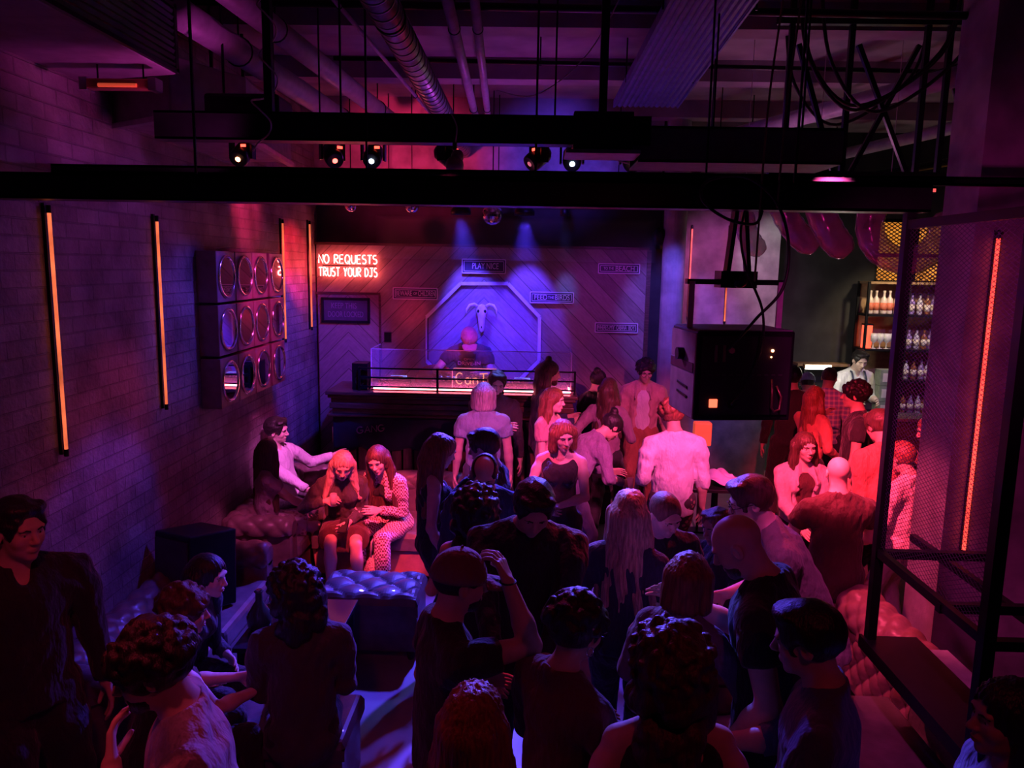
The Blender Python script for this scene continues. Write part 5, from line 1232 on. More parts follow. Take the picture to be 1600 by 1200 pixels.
        if sit is None or True:
            nn = nrm(hm-waist); fc.plane(S(hm+nn*.0), nn) if sit is None else None
        for i, sx in enumerate((-1, 1)):
            if sleeve == 'none':
                fc.ell(S(sh[i]+T2@V3(sx*.035, 0, .0)), V3(.062, .085, .085)*s, np.eye(3), .01, 'sub'); continue
            cc(nb+T2@V3(0, -.012, .02), sh[i]+T2@V3(0, 0, -.004), .044+g, .040+g, .03); cc(sh[i]+T2@V3(-sx*.01,0,-.01), sh[i]+(el[i]-sh[i])*.35, .047*m_+g*1.1, .050*m_+g*1.4, .03)
            q = {'short': .55, 'long': 1., 'rolled': 1.}[sleeve]
            cc(sh[i]+(el[i]-sh[i])*.3, sh[i]+(el[i]-sh[i])*q, .051*m_+g*1.4, (.040 if q == 1 else .047)*m_+g*(1.2 if q == 1 else 1.6), .02, cutb=(0 if q < 1 else None))
            if q == 1.:
                e2 = .92 if sleeve == 'long' else .35
                cc(el[i], el[i]+(wr[i]-el[i])*e2, .040*m_+g*1.3, (.030 if e2 > .5 else .042)*m_+g, .02, cutb=0)
        if neck == 'crew': fc.ell(S(nb+T2@V3(0, .020, .078)), V3(.088, .088, .058)*s, T2, .006, 'sub')
        elif neck == 'scoop': fc.ell(S(nb+T2@V3(0, .05, .0)), V3(.105, .085, .075)*s, T2, .01, 'sub'); fc.ell(S(nb+T2@V3(0, -.01, .02)), V3(.12, .09, .04)*s, T2, .01, 'sub')
        elif neck == 'strap': fc.ell(S(nb+T2@V3(0, -.03, -.05)), V3(.10, .12, .12)*s, T2, .01, 'sub'); fc.ell(S(nb+T2@V3(0, .08, -.02)), V3(.10, .09, .10)*s, T2, .01, 'sub')
        elif neck == 'polo': fc.ell(S(nb+T2@V3(0, .020, .080)), V3(.088, .088, .058)*s, T2, .006, 'sub'); cc(nb-T2@V3(0, 0, .01), nb+T2@V3(0, .004, .034), .078 if not F_ else .070, .070 if not F_ else .062, .004, cutb=0); fc.ell(S(nb+T2@V3(0, .075, .01)), V3(.030, .05, .06)*s, T2, .005, 'sub')
        elif neck == 'roll': cc(nb-T2@V3(0, 0, .02), nk+Rh@V3(0, 0, .01), .068, .063, .012, cutb=0)
        if open_jacket is not None:
            fj = fc
        folds(fc)
        if open_jacket is not None:     # jacket left open over an inner top
            for k in range(5):
                p = nb+(P-nb)*(k/4)+fwd*.13; fc.ell(S(p), V3((.050 if k == 0 else .062)+.012*k, .085, .095)*s, T, .008, 'sub')
            for sx in (-1, 1): cc(nb+T2@V3(sx*.062, .045, .012), chest+T2@V3(sx*.085, .135, .02), .017, .013, .004)
        Vc, Qc = fc.mesh(1); mk(top or 'shirt', Vc, Qc, topc, root)
        if open_jacket is not None:
            fi = Field(lo, hi, cr); ci = lambda a, b, ra, rb, k=.02, **q: fi.cap(S(a), S(b), ra*s, rb*s, k, **q); g2 = .005
            ci(P+T@V3(0, 0, -.02), waist, .140*bw+g2, (.110 if F_ else .126)*bw+g2, .05, flat=fwd, ff=.74); ci(waist, chest, (.108 if F_ else .124)*bw+g2, .140*bw+g2, .05, flat=fwd, ff=.70)
            ci(chest+T2@V3(0, -.01, .06), nb-T2@V3(0, 0, .03), .10*bw+g2, .055, .05, flat=f2, ff=.77)
            if F_:
                for sx in (-1, 1): fi.ell(S(chest+T2@V3(sx*.066, .072, .0)), V3(.058+g2, .055+g2, .060+g2)*s*.78, None, .05)
            fi.ell(S(nb+T2@V3(0, .03, .02)), V3(.07, .065, .05)*s, T2, .01, 'sub')
            Vc, Qc = fi.mesh(1); mk('inner_top', Vc, Qc, open_jacket, root)
    if bottom:
        g = .012; fb = Field(lo, hi, cr); cb = lambda a, b, ra, rb, k=.02, **q: fb.cap(S(a), S(b), ra*s, rb*s, k, **q)
        cb(P+T@V3(-.055*bw, 0, -.02), P+T@V3(.055*bw, 0, -.02), .112*bw+g*.6, .112*bw+g*.6, .04, flat=fwd, ff=.90)
        if bottom in ('trousers', 'shorts', 'cropped'):
            for i in range(2):
                cb(hj[i], hj[i]+(kn[i]-hj[i])*.4, .090*bw+g, .083*bw+g, .03)
                if bottom == 'shorts': cb(hj[i]+(kn[i]-hj[i])*.35, hj[i]+(kn[i]-hj[i])*.8, .083*bw+g, .075+g, .02, cutb=0); continue
                cb(hj[i]+(kn[i]-hj[i])*.35, kn[i], .083*bw+g, .058+g, .02); q = .62 if bottom == 'cropped' else .97
                cb(kn[i], kn[i]+(an[i]-kn[i])*q, .058+g, (.050 if q > .9 else .055)+g, .02, cutb=0)
        else:   # skirt or dress
            mid = (kn[0]+kn[1])/2; q = {'skirt': .8, 'dress': .85, 'longskirt': 1.}[bottom]
            for i in range(2): cb(hj[i], hj[i]+(kn[i]-hj[i])*q, .112*bw+g, .105+g, .05, cutb=0)
            cb((hj[0]+hj[1])/2, (hj[0]+hj[1])/2+(mid-(hj[0]+hj[1])/2)*q, .13*bw, .12, .05, cutb=0)
        cb(P, P+T@V3(0, 0, .09), .128*bw+g*.6, .116*bw+g*.6, .04, flat=fwd, ff=.74, cutb=0)
        folds(fb, .003, .003); fb.plane((0, 0, .02), (0, 0, -1)); Vc, Qc = fb.mesh(1)
        mk({'trousers': 'trousers', 'shorts': 'shorts', 'cropped': 'cropped_trousers', 'skirt': 'skirt', 'dress': 'dress_skirt', 'longskirt': 'skirt'}[bottom], Vc, Qc, botc, root)
    for i, sx in enumerate((-1, 1)):
        fs_ = Field(S(an[i])-V3(.10, .12, .10)*s, S(an[i])+V3(.12, .24, .06)*s, .011); fd = nrm(V3(sx*.18, 1, 0)); cs = lambda a, b, ra, rb, k=.015, **q: fs_.cap(S(a), S(b), ra*s, rb*s, k, **q)
        cs(an[i]+V3(0, 0, -.035)-fd*.02, an[i]-V3(0, 0, .05)+fd*.10, .046, .036, .02, flat=up, ff=.9); cs(an[i]-V3(0, 0, .052)-fd*.035, an[i]-V3(0, 0, .056)+fd*.155, .041, .034, .02, flat=up, ff=.75)
        fs_.plane(S(an[i]+V3(0, 0, .012)), (0, 0, 1)); fs_.plane((0, 0, .0), (0, 0, -1)); Vc, Qc = fs_.mesh(1)
        if len(Vc): mk('shoe', Vc, Qc, shoec or BLACK, root)
    # ---- hair, beard
    if hair != 'bald':
        ext = {'long': .62, 'wavy': .55, 'curlylong': .46, 'curly': .36, 'bangs': .42}.get(hair, .16)
        fh = Field(S(hcn)-V3(.22, .24, ext)*s, S(hcn)+V3(.22, .22, .24)*s, .008 if (ext < .2 or res < .013) else .0105)
        hairfield(fh, S(hcn), Rh, hair, sex, s, None); Vc, Qc = fh.mesh(1)
        if len(Vc): mk('hair', Vc, Qc, HR[hc] if isinstance(hc, str) else hc, root)
    if beard:
        fh = Field(H(-.1, -.02, -.16)-.06, H(.1, .12, .02)+.06, .0055)
        fh.ell(H(0, .036, -.066), V3(.056, .056, .050)*s, Rh, .02); fh.ell(H(0, .066, -.094), V3(.026, .026, .024)*s, Rh, .015)
        fh.ell(H(0, .095, -.066), V3(.019, .03, .0075)*s, Rh, .005, 'sub'); fh.ell(H(0, .085, -.008), V3(.06, .06, .040)*s, Rh, .01, 'sub'); fh.ell(H(0, -.02, -.06), V3(.09, .055, .08)*s, Rh, .01, 'sub')
        fh.noise(lambda X, Y, Z: .0015*np.sin(300*X)*np.sin(310*Y)*np.sin(290*Z)); Vc, Qc = fh.mesh(0)
        if len(Vc): mk('beard', Vc, Qc, HR[beard], root)
    info = dict(root=root, H=H, Rh=Rh, Hm=Hm, s=s, wr=[S(w_) for w_ in wr], hd=hd, hcn=S(hcn), nb=S(nb), chest=S(chest), P=S(P), T=T, T2=T2, sh=[S(q) for q in sh], el=[S(q) for q in el], kn=[S(q) for q in kn], an=[S(q) for q in an],
                world=Matrix.Translation((x, y, z0)) @ Matrix.Rotation(R(yaw), 4, 'Z'))
    info['hand'] = [tuple(info['world'] @ Vector(S(w_+d*.085))) for w_, d in zip(wr, hd)]
    PEOPLE[label] = info
    return info
def cap_hat(p, m, back=0, logo=None):
    """baseball cap in head space"""
    q = MB(); s = p['s']
    def dome(u, v):
        a = 2*PI*v; ph = u*PI/2
        return (.094*math.cos(a)*math.sin(ph+.001), -.012+.114*math.sin(a)*math.sin(ph+.001), .030+.108*math.cos(ph)-.012*u*u)
    q.surf(dome, 12, 32, cv=True); CM = p['Hm'] @ Matrix.Rotation(R(back), 4, 'Z'); o = q.build('cap', m, p['root'], smooth=True); o.matrix_local = CM; o.modifiers.new('t', 'SOLIDIFY').thickness = .003
    q = MB(); q.surf(lambda u, v: ((v-.5)*.165*(1-.2*u*u), .085+.10*u*math.sqrt(max(0, 1-(2*v-1)**2*.55)), .030-.012*u-.10*(v-.5)**2), 10, 16)
    o2 = q.build('cap_brim', m, p['root'], smooth=True); o2.matrix_local = CM; o2.modifiers.new('t', 'SOLIDIFY').thickness = .004
    q = MB(); q.ball((0, -.012, .140), .006, 6); o4 = q.build('cap_button', m, p['root']); o4.matrix_local = CM
    if logo:
        q = MB()
        for a_ in (-35, 0, 35): q.add([(0+math.sin(R(a_))*.000+.004*math.cos(R(a_)), .0, 0), (math.sin(R(a_))*.022, 0, math.cos(R(a_))*.022+.004), (-.004*math.cos(R(a_)), 0, 0), (0, .001, .0)], [(0, 1, 2), (0, 3, 1), (1, 3, 2)])
        for k in range(3): q.bar((-.011, 0, -.004-.005*k), (.011, 0, -.004-.005*k), .0022)
        q.v = [(a_, .103-(c_)*.35, .062+c_) for a_, b_, c_ in q.v]; o3 = q.build('cap_emblem', logo, p['root']); o3.matrix_local = CM
# ------------------------------------------------------------------ who stands where (metres)
POS = {"dj": [-0.73, 9.064], "gray": [-0.432, 6.956], "beard": [-0.361, 7.483], "bunman": [0.13, 7.877], "bangs": [0.17, 7.117], "bun6": [0.685, 8.328], "wavy7": [0.781, 7.697], "pink8": [1.28, 8.647], "bend9": [0.337, 6.484], "white10": [1.173, 6.122], "front11": [0.244, 5.723], "red12": [-0.675, 5.087], "prof13": [-0.238, 4.982], "bald14": [-0.266, 4.543], "curly15": [-0.28, 3.903], "beanie16": [-0.002, 3.585], "cap17": [-0.306, 2.758], "blonde18": [0.5, 3.705], "shaved19": [0.7, 4.008], "bald20": [1.028, 2.968], "bob21": [0.65, 3.045], "glasses22": [1.495, 3.831], "head23": [1.243, 4.721], "seat24": [2.17, 5.212], "denim25": [2.284, 6.317], "curly26": [3.046, 7.108], "hair27": [2.821, 7.636], "plaid28": [3.306, 8.521], "bart29": [4.195, 10.062], "cap30": [3.211, 8.877], "red31": [2.718, 5.712], "pale32": [2.755, 5.475], "mesh33": [3.458, 6.203], "m34": [-2.34, 7.104], "f35": [-2.3, 6.44], "f36": [-1.609, 6.461], "f37": [-1.192, 6.625], "sec38": [-2.126, 2.982], "w39": [-1.976, 3.929], "w40": [-1.75, 3.258], "w41": [-1.09, 3.458], "w42": [-0.978, 2.139], "w43": [0.131, 2.5], "w44": [0.458, 2.24], "w45": [-0.146, 1.945], "w46": [0.973, 2.337], "w47": [1.411, 2.047], "sil49": [2.857, 8.37]}
def pattern(name, c1, c2, scale, kind='check'):
    if name in MC: return MC[name]
    m, N, L, b = nodes(name); tc = N.new('ShaderNodeTexCoord'); b.inputs['Roughness'].default_value = .85
    if kind == 'check':
        t = N.new('ShaderNodeTexChecker'); t.inputs['Scale'].default_value = scale; t.inputs['Color1'].default_value = (*c1, 1); t.inputs['Color2'].default_value = (*c2, 1)
        L.new(tc.outputs['Object'], t.inputs['Vector']); L.new(t.outputs['Color'], b.inputs['Base Color'])
    elif kind == 'plaid':
        sp = N.new('ShaderNodeSeparateXYZ'); L.new(tc.outputs['Object'], sp.inputs[0])
        a = vmath(N, L, 'GREATER_THAN', vmath(N, L, 'SINE', vmath(N, L, 'MULTIPLY', sp.outputs['X'], scale)), .3); z = vmath(N, L, 'GREATER_THAN', vmath(N, L, 'SINE', vmath(N, L, 'MULTIPLY', sp.outputs['Z'], scale)), .3)
        f_ = vmath(N, L, 'MULTIPLY', vmath(N, L, 'ADD', a, z), .5); mx = N.new('ShaderNodeMixRGB'); L.new(f_, mx.inputs[0]); mx.inputs[1].default_value = (*c1, 1); mx.inputs[2].default_value = (*c2, 1); L.new(mx.outputs[0], b.inputs['Base Color'])
    else:
        v = N.new('ShaderNodeTexVoronoi'); v.inputs['Scale'].default_value = scale; L.new(tc.outputs['Object'], v.inputs['Vector'])
        rp = N.new('ShaderNodeValToRGB'); rp.color_ramp.interpolation = 'CONSTANT'; rp.color_ramp.elements[0].color = (*c2, 1); rp.color_ramp.elements[1].position = .33; rp.color_ramp.elements[1].color = (*c1, 1)
        L.new(v.outputs['Distance'], rp.inputs[0]); L.new(rp.outputs[0], b.inputs['Base Color'])
    MC[name] = m; return m
BK = cloth('black', (.022, .020, .024)); NV = cloth('navy', (.04, .05, .10)); JN = cloth('jeans', (.07, .09, .17)); WH = cloth('white', (.78, .76, .78)); GY = cloth('grey', (.22, .21, .20))
MR = cloth('maroon', (.085, .030, .030)); BG = cloth('burgundy', (.10, .025, .03)); TN = cloth('tan', (.50, .34, .22)); DK = cloth('charcoal', (.06, .055, .06)); PK = cloth('rose', (.70, .38, .40))
DN = cloth('denim', (.58, .50, .54)); BLU = cloth('sky', (.34, .50, .72)); MV = cloth('mauve', (.30, .20, .26)); RD = cloth('brick', (.55, .20, .14)); PL = cloth('plum', (.20, .15, .24)); LB = cloth('steelblue', (.10, .12, .22)); PAL = cloth('pale', (.80, .66, .62))
def pe(key, label, yaw, **k):
    x, y = POS[key]; p = person(label, x, y, yaw, **k); p['key'] = key; KEYS[key] = p; return p
KEYS = {}
dj = pe('dj', 'person in a cap and dark printed T-shirt bent over the decks behind the booth', 182, h=1.84, z0=.36, lean=17, head=(6, 48, 4), hands=((-.14, .46, 1.16), (.27, .44, 1.16)), hair='buzz', hc='brown', topc=DK, botc=BK, skinc='fair', res=.018, curl=(.6, .6))
cap_hat(dj, cloth('rust_cap', (.42, .15, .15)), 0, WH)
lt = text_mb('DRIVE-IN', .065, .26); l2 = moved(text_mb('OPEN', .04, .12), (0, 0, .055)); lt.add(l2.v, l2.f)
lt.v = [(x, -y, z) for x, y, z in lt.v]; lt.v = [(-x, y-.9*x*x, z) for x, y, z in lt.v]
o = lt.build('shirt_lettering', cloth('print_pink', (.75, .45, .48)), dj['root']); o.matrix_local = Matrix.Translation(Vector(dj['chest']+dj['T2']@V3(0, .135, .01)*dj['s'])) @ Matrix(dj['T2'].tolist()).to_4x4()
pe('gray', 'person with silver hair and pale blue T-shirt, back turned, before the booth', 5, h=1.74, hair='bob', hc='grey', topc=BLU, botc=JN, skinc='fair', res=.018, brow=False)
pe('beard', 'person with a short beard and dark roll-neck looking at the camera from beside the booth', 186, h=1.80, hair='short', hc='brown', beard='brown', neck='roll', sleeve='long', topc=DK, botc=BK, skinc='fair', head=(4, 14, -6), hands=(None, (-.10, .22, 1.22)), res=.018)
p = pe('bunman', 'person with long hair in a top knot and beard smiling in profile, dark blue jacket', -82, h=1.85, hair='long', hc='brown', beard='brown', sleeve='long', neck='polo', top='jacket', topc=NV, botc=JN, build=1.08, head=(-6, 8, 0), hands=((-.12, .30, 1.15), (.10, .30, 1.15)), res=.018)
o = MB().ball((0, -.03, .135), .034, 10).build('hair_knot', HR['brown'], p['root'], smooth=True); o.matrix_local = p['Hm']
pe('bangs', 'person with red-lit fringe and rose T-shirt, face turned to the right beside the booth', -118, h=1.69, sex='f', hair='bangs', hc='red', topc=PK, botc=JN, skinc='fair', head=(12, 6, 0), hands=((-.10, .28, 1.15), (.12, .28, 1.1)), res=.018)
pe('bun6', 'person with dark bun and pale collar standing back-on near the backdrop', -50, h=1.70, sex='f', hair='bun', hc='black', sleeve='long', neck='polo', top='jacket', topc=DK, botc=BK, res=.018, head=(20, 12, 8))
pe('wavy7', 'person with wavy dark hair and mauve cardigan, back turned near the backdrop', -25, h=1.70, sex='f', hair='wavy', hc='brown', sleeve='long', top='cardigan', topc=MV, botc=BK, res=.018, hands=((-.32, .08, 1.0), (.2, .25, 1.1)))
pe('pink8', 'person with dark curly hair, glasses and open shirt over a pale T-shirt facing the camera', 172, h=1.80, hair='curlyshort', hc='black', glasses=True, sleeve='rolled', top='open_shirt', topc=cloth('peach', (.62, .36, .34)), neck='polo', open_jacket=WH, botc=cloth('rust', (.40, .14, .08)), head=(10, 16, 0), res=.018)
p = pe('bend9', 'person with a high bun bending forward in a dark jumpsuit, holding a glass', -62, h=1.70, sex='f', hair='bun', hc='black', lean=34, head=(0, 48, 0), sleeve='long', topc=PL, botc=PL, hands=((-.08, .52, 1.0), (.14, .50, .95)), res=.017)
tumbler(tuple(Vector(p['hand'][1])+Vector((.02, 0, -.05))), 'small tumbler held by the person bending forward in the dark jumpsuit', .10, .032)
pe('white10', 'person in an untucked white shirt and floral trousers, back to the camera', 8, h=1.76, hair='curlyshort', hc='red', sleeve='rolled', neck='polo', topc=WH, hem=.07, botc=pattern('floral_dark', (.06, .05, .05), (.34, .20, .16), 22, 'vor'), build=1.08, head=(8, 20, 0), hands=((-.24, .16, 1.02), (.26, .0, .86)), poles=((-.25, -1, -.4), (.2, -1, -.3)), res=.017)
p = pe('front11', 'person with wavy bob and black sleeveless top holding a small glass in both hands', 168, h=1.68, sex='f', hair='bob', hc='red', sleeve='none', neck='scoop', top='top', topc=BK, botc=BK, skinc='fair', head=(28, 14, 4), hands=((-.035, .30, 1.10), (.05, .30, 1.10)), poles=((-.9, -.2, -.6), (.9, -.2, -.6)), curl=(.8, .8))
tumbler(tuple((Vector(p['hand'][0])+Vector(p['hand'][1]))/2+Vector((0, -.01, -.02))), 'narrow glass held in both hands by the person in the black sleeveless top', .12, .024)
o = MB().tube([(.055*math.cos(R(a)), .055*math.sin(R(a))+.01, -.0-.05*max(0, math.sin(R(a)))) for a in range(0, 360, 15)], .0012, 4, True).build('necklace', CHROME, p['root']); o.location = Vector(p['nb']+V3(0, .012, .02))
pe('red12', 'person with long auburn hair and a strappy dark top standing in profile left of centre', -72, h=1.68, sex='f', hair='wavy', hc='red', sleeve='none', neck='strap', top='tank_top', topc=BK, botc=BK, skinc='fair', head=(10, 22, 0), hands=((-.15, .25, 1.1), (.30, .06, .9)))
pe('prof13', 'person with thick dark hair in profile facing left, hand held to the collar', 78, h=1.74, hair='short', hc='brown', sleeve='long', topc=BK, botc=BK, head=(0, 14, 0), hands=((-.10, .12, 1.42), None), poles=((-.8, .4, -1), None), skinc='fair')
pe('bald14', 'person with receding hair, beard and spectacles looking down behind the big curly hair', 184, h=1.72, hair='balding', hc='black', beard='black', glasses=True, sleeve='long', topc=NV, botc=BK, head=(-4, 26, 0))
p = pe('curly15', 'person with a mass of black curls, back turned, holding a stemless glass to the right', -12, h=1.62, sex='f', hair='curlylong', hc='black', sleeve='none', topc=BK, botc=BK, hands=((-.2, .25, 1.1), (.26, .26, 1.27)), curl=(.35, .9))
tumbler(tuple(Vector(p['hand'][1])+Vector((0, .0, -.03))), 'stemless glass held up by the person with a mass of black curls', .11, .038)
pe('beanie16', 'person with thick dark hair and wide black sweater looking down in mid-crowd', 178, h=1.86, hair='short', hc='black', sleeve='long', topc=BK, botc=BK, build=1.16, head=(10, 34, -4), hands=((-.10, .34, .98), (.12, .34, .98)), skinc='mid', res=.0105)
p = pe('cap17', 'person in a dark cap and black T-shirt with one arm raised to the brim', -70, h=1.74, hair='buzz', hc='black', beard='black', topc=BK, botc=BK, head=(0, 8, 0), hands=((-.16, .20, 1.1), (.07, .225, 1.62)), poles=(None, (.5, 1, -.9)), palm=(None, (-.6, -.6, .1)), curl=(.3, .7), skinc='mid', res=.0105, hres=.0048)
cap_hat(p, cloth('felt_cap', (.24, .12, .13)), 0)
o = MB().tube([Vector(p['wr'][1])+Vector((.030*math.cos(R(a)), .030*math.sin(R(a)), 0)) for a in range(0, 360, 20)], .004, 6, True).build('wristband', BLACK, p['root'])
pe('blonde18', 'person with long pale wavy hair lit blue, back turned, right of centre', -20, h=1.71, sex='f', hair='wavy', hc='blond', sleeve='long', topc=NV, botc=BK, hands=((-.20, .24, 1.05), (.08, .3, 1.1)), poles=(None, (.3, -1, -.8)), res=.0105)
pe('shaved19', 'person with shaved head grinning, red-lit face, between the blond hair and the bald man', 186, h=1.67, hair='buzz', hc='stubble', sleeve='long', topc=BK, botc=BK, head=(18, 26, 6), skinc='fair', hres=.0048)
pe('bald20', 'big bald bearded person in a black T-shirt leaning over the bob-haired woman', 62, h=1.87, hair='bald', beard='brown', topc=BK, botc=BK, build=1.2, lean=6, head=(8, 34, 0), hands=((-.34, .10, .93), (.1, .40, 1.25)), skinc='fair', res=.0105, hres=.0042)
pe('bob21', 'person with a glossy auburn bob, back turned, embraced by the bald man in black', -38, h=1.64, sex='f', hair='bob', hc='red', sleeve='long', topc=PL, botc=BK, hands=((-.20, .14, 1.30), (.2, .3, 1.2)), poles=((-.3, -.3, -1), None), head=(0, 8, 0), skinc='fair', res=.0105)
pe('glasses22', 'person with swept-up hair and glasses stooping left in a loose grey shirt', 82, h=1.84, hair='short', hc='brown', glasses=True, sleeve='rolled', topc=GY, hem=.12, botc=DK, build=1.12, lean=26, head=(4, 20, 0), hands=((-.10, .42, .95), (.10, .4, 1.0)), skinc='fair', res=.0105, hres=.0048)
pe('head23', 'person with short ginger hair mostly hidden behind the bald man in black', 120, h=1.66, sit=.46, hair='short', hc='red', sleeve='long', topc=DK, botc=BK, head=(0, 10, 0), res=.018)
pe('seat24', 'bald person in a dark red T-shirt sitting back-on on the square ottoman', 6, h=1.76, sit=.625, hair='bald', topc=MR, botc=TN, bottom='shorts', build=1.16, lean=4, head=(-14, 4, 0), hands=((-.25, .36, .80), (.28, .34, .80)), skinc='fair')
p = pe('denim25', 'person with long dark hair and pale denim jacket seated facing the camera', 184, h=1.72, sex='f', sit=.60, hair='long', hc='brown', sleeve='long', top='denim_jacket', topc=DN, neck='polo', open_jacket=MR, botc=BK, head=(4, 4, 4), build=1.1, hands=((-.10, .34, .80), (.12, .34, .78)), skinc='fair', feet=[(-.42, .32), (-.22, .38)])
pe('curly26', 'person with short black curls and black T-shirt in profile facing left near the bar', 72, h=1.80, hair='curlyshort', hc='black', topc=BK, botc=BK, head=(0, 2, 0), skinc='mid', res=.018)
pe('hair27', 'person with long tangled hair and brick-red top talking to the curly-haired man', -60, h=1.67, sex='f', hair='wavy', hc='red', sleeve='long', topc=RD, botc=BK, hands=((-.1, .30, 1.40), (.2, .2, 1.0)), res=.018)
pe('plaid28', 'person with cropped hair and plaid shirt leaning on the bar, back turned', -14, h=1.76, hair='buzz', hc='brown', sleeve='rolled', topc=pattern('plaid_shirt', (.25, .28, .55), (.70, .62, .66), 120, 'plaid'), botc=NV, lean=10, head=(-20, 14, 0), res=.018)
p = pe('bart29', 'bartender in a white shirt with dark braces looking down behind the bar', 188, h=1.84, hair='short', hc='black', sleeve='rolled', neck='polo', topc=WH, botc=BK, z0=.0, lean=7, head=(-6, 22, 0), hands=((-.14, .34, 1.12), (.18, .34, 1.12)), skinc='fair', res=.016)
b = MB()
for sx in (-1, 1):
    q = [p['chest']+p['T2']@V3(sx*.085, yy, zz)*p['s'] for yy, zz in ((.118, -.26), (.135, -.12), (.140, .0), (.118, .09), (.06, .165), (-.02, .17), (-.10, .10))]
    b.tube(q, .0125, 6)
b.build('braces', NV, p['root'])
pe('cap30', 'person with a dark blue cap bowed at the far bar beside the plaid shirt', -10, h=1.64, hair='buzz', hc='black', sleeve='long', topc=NV, botc=BK, head=(0, 20, 0), res=.02)
cap_hat(KEYS['cap30'], BLU)
p = pe('red31', 'person in a brick-red hooded jacket, back turned, left of the mesh screen post', 14, h=1.79, hair='short', hc='brown', sleeve='long', top='hooded_jacket', topc=RD, botc=BK, build=1.12, lean=6, head=(0, 24, 0), hands=((-.12, .26, 1.0), (.12, .26, 1.0)), poles=((-.2, -1, -.6), (.2, -1, -.6)), res=.016)
pe('pale32', 'person in a pale jacket and pale trousers standing behind the mesh screen post', 30, h=1.60, sex='f', hair='short', hc='red', sleeve='long', top='pale_jacket', topc=PAL, botc=PAL, head=(0, 20, 0), res=.016, hands=((-.12, .25, 1.0), (.2, .2, 1.0)))
pe('mesh33', 'person with long red-lit hair and carrying a dark shoulder bag behind the mesh screen', 76, h=1.68, sex='f', hair='long', hc='red', sleeve='long', topc=PAL, botc=BK, lean=12, head=(0, 18, 0), res=.016, hands=((-.15, .28, 1.0), (.1, .3, 1.0)))
pm = KEYS['mesh33']; t = thing('shoulder_bag', 'dark shoulder bag hanging behind the mesh screen', 'bag', (pm['root'].location.x+.22, pm['root'].location.y-.14, .74)); MB().bx(-.14, .14, -.05, .05, 0, .27).build('pouch', BK, t, bevel=.02); MB().tube([(-.12, 0, .26), (-.13, 0, .42), (-.04, .03, .60), (.08, .0, .42), (.12, 0, .26)], .008, 6).build('strap', BK, t)
pe('m34', 'person in a white shirt reclining on the chesterfield with an arm along its far arm', -112, h=1.78, sit=.44, hair='short', hc='black', sleeve='long', neck='polo', topc=WH, botc=DK, lean=-14, head=(18, 6, 10), hands=((-.50, .20, .86), (.06, .32, .66)), poles=((-.5, -.3, -1), None), skinc='fair', res=.016)
pe('f35', 'person with long brown hair and pale floral skirt curled up beside the man in white', -66, h=1.62, sex='f', sit=.44, hair='long', hc='brown', sleeve='short', topc=MV, bottom='skirt', botc=pattern('floral_pale', (.75, .6, .65), (.4, .15, .25), 26, 'vor'), head=(50, 4, 0), skinc='fair', hands=((-.15, .36, .68), (.05, .40, .66)), res=.016)
p = pe('f36', 'person with long fair hair, dark coat and bare legs seated left on the banquette', 188, h=1.70, sex='f', sit=.45, hair='bangs', hc='blond', sleeve='long', top='coat', topc=DK, bottom='skirt', botc=MR, lean=22, head=(6, 26, -4), hands=((-.06, .34, .66), (.13, .28, .84)), poles=(None, (.8, -.3, -.5)), skinc='fair', res=.0105, hres=.0055, feet=[(-.16, .52), (.08, .46)], curl=(.7, .9))
tumbler(tuple(Vector(p['hand'][1])+Vector((0, -.02, -.04))), 'small tumbler in the hand of the fair-haired woman in the dark coat', .09, .03)
t = thing('phone', 'black phone in the lap of the fair-haired woman in the dark coat', 'phone', tuple(Vector(p['hand'][0])+Vector((0, 0, .012)))); MB().box((0, 0, 0), (.075, .15, .009), Matrix.Rotation(R(30), 3, 'X')).build('case', BLACKM, t, bevel=.002); MB().box((0, 0, .006), (.066, .138, .002), Matrix.Rotation(R(30), 3, 'X')).build('screen', BLACK, t)
o = MB().tube([Vector(p['an'][1])+Vector((.044*math.cos(R(a)), .044*math.sin(R(a)), .02)) for a in range(0, 360, 20)], .004, 6, True).build('anklet', BLACK, p['root'])
CHK = pattern('houndstooth', (.80, .70, .70), (.16, .05, .06), 62)
p = pe('f37', 'person with long dark hair in a checked jacket and cropped trousers leaning in to talk', 152, h=1.74, sex='f', sit=.45, hair='long', hc='brown', sleeve='long', top='checked_jacket', topc=CHK, neck='polo', open_jacket=BK, bottom='cropped', botc=CHK, lean=24, side=-4, head=(22, 20, 6), hands=((-.10, .36, .72), (.16, .34, .70)), skinc='fair', res=.0105, hres=.0055, feet=[(-.26, .50), (.06, .44)])
pe('sec38', 'tall person in black standing at the far left edge, face lit dull red', -128, h=1.84, hair='short', hc='black', sleeve='long', neck='polo', top='jacket', topc=BK, botc=BK, build=1.15, head=(14, 4, 0), skinc='mid', res=.014, hres=.0044)
pe('w39', 'person with straight black hair seated on the near chesterfield looking to the right', -104, h=1.68, sex='f', sit=.44, lean=24, hair='long', hc='black', sleeve='long', topc=DK, botc=BK, head=(6, 8, 0), skinc='fair', hres=.0048)
pe('w40', 'person in a strappy dark top with bare shoulders, back turned, on the round pouf', -52, h=1.66, sex='f', sit=.455, hair='curlyshort', hc='brown', sleeve='none', neck='strap', top='tank_top', topc=BK, botc=BK, lean=14, head=(-16, 8, 0), hands=((-.10, .46, .74), (.12, .50, .76)), skinc='fair', res=.0105, hres=.0048)
pe('w41', 'person with a mop of dark curls and dark sweater, back turned, on the bench', 14, h=1.68, sit=.45, hair='curly', hc='black', sleeve='long', topc=DK, botc=BK, lean=8, head=(34, 14, 0), build=1.05, res=.0105)
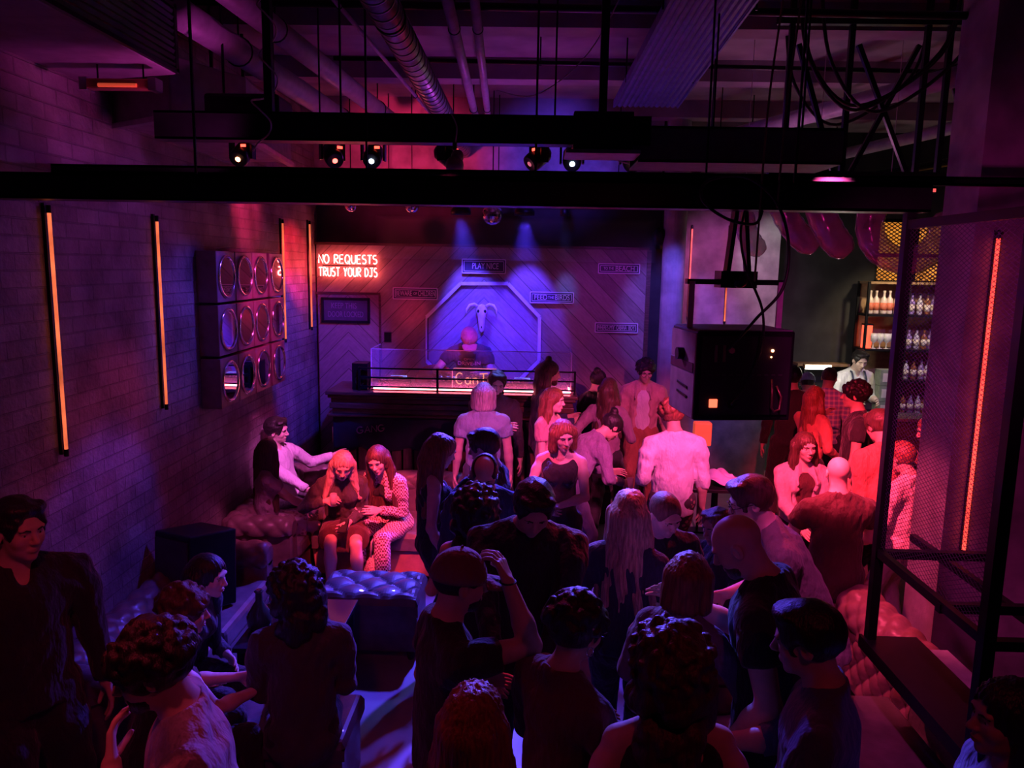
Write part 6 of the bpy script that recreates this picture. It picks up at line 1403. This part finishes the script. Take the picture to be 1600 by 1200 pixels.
p = pe('w42', 'bearded person with big dark curls and white T-shirt at the bottom left, hand on chest', 116, h=1.76, hair='curlymid', hc='black', beard='black', topc=cloth('offwhite', (.60, .56, .60)), botc=JN, build=1.08, lean=6, head=(-4, 18, 0), hands=((-.06, .25, 1.36), None), poles=((-.6, .5, -1), None), palm=((0, -1, 0), None), curl=(.5, .3), skinc='fair', res=.0105, hres=.0042)
p = pe('w43', 'person with piled black curls, pale headband, glasses and burgundy shirt, turned right', -50, h=1.68, sex='f', hair='curlyshort', hc='black', glasses=True, sleeve='long', neck='polo', topc=BG, botc=BK, build=1.12, head=(0, 14, 0), skinc='tan', res=.0105, hres=.0042, hands=((-.16, .28, 1.1), (.16, .30, 1.1)))
q = MB(); q.surf(lambda u, v: (.098*math.cos(R(200*u-10)), -.012+.02*v-.02+.055*math.sin(R(200*u-10))*.6, .035+.108*math.sin(R(200*u-10))), 30, 2); o = q.build('headband', WH, p['root']); o.matrix_local = p['Hm']; o.modifiers.new('t', 'SOLIDIFY').thickness = .004
q = MB(); q.tube([(.083, -.002+.016*math.cos(R(a)), -.055+.016*math.sin(R(a))) for a in range(0, 360, 24)], .0022, 6, True); o = q.build('earring', CHROME, p['root']); o.matrix_local = p['Hm']
pe('w44', 'person with a huge head of brown curls and black sleeveless top nearest the camera', 2, h=1.68, sex='f', hair='curlylong', hc='brown', sleeve='none', neck='strap', top='tank_top', topc=BK, botc=BK, skinc='fair', res=.0105, hands=((-.3, .1, .95), (.3, .08, .95)), build=1.05)
pe('w45', 'person with long auburn hair, back turned, at the bottom centre', -12, h=1.66, sex='f', hair='long', hc='red', sleeve='short', topc=MR, botc=BK, skinc='fair', res=.0105)
pe('w46', 'person with thick black hair and steel-blue shirt in profile at the lower right', 66, h=1.76, hair='short', hc='black', sleeve='rolled', topc=LB, botc=JN, head=(0, 12, 0), hands=((-.12, .30, 1.12), (.1, .35, 1.1)), build=1.05, res=.0105, hres=.0044, skinc='mid')
pe('w47', 'person with long dark hair and white top cut off by the lower right corner', 88, h=1.68, sex='f', hair='long', hc='black', sleeve='long', topc=WH, botc=BK, skinc='mid', res=.0105)
pe('sil49', 'person all in black, back turned, in the shadow right of the hanging speaker', -6, h=1.78, hair='short', hc='black', sleeve='long', topc=BK, botc=BK, res=.02)

# ------------------------------------------------------------------ thin stage haze under the blue washes
hz = MB().bx(-1.7, 1.3, 8.3, 9.2, 2.85, 3.30).build('stage_haze', BLACK); hz.data.materials.clear()
m = bpy.data.materials.new('thin_haze'); m.use_nodes = True; m.node_tree.nodes.clear()
v_ = m.node_tree.nodes.new('ShaderNodeVolumeScatter'); v_.inputs['Density'].default_value = .16; v_.inputs['Anisotropy'].default_value = .2
o_ = m.node_tree.nodes.new('ShaderNodeOutputMaterial'); m.node_tree.links.new(v_.outputs[0], o_.inputs['Volume']); hz.data.materials.append(m)
tag(hz, 'faint haze in the blue beams over the stage backdrop', 'haze'); hz['kind'] = 'stuff'
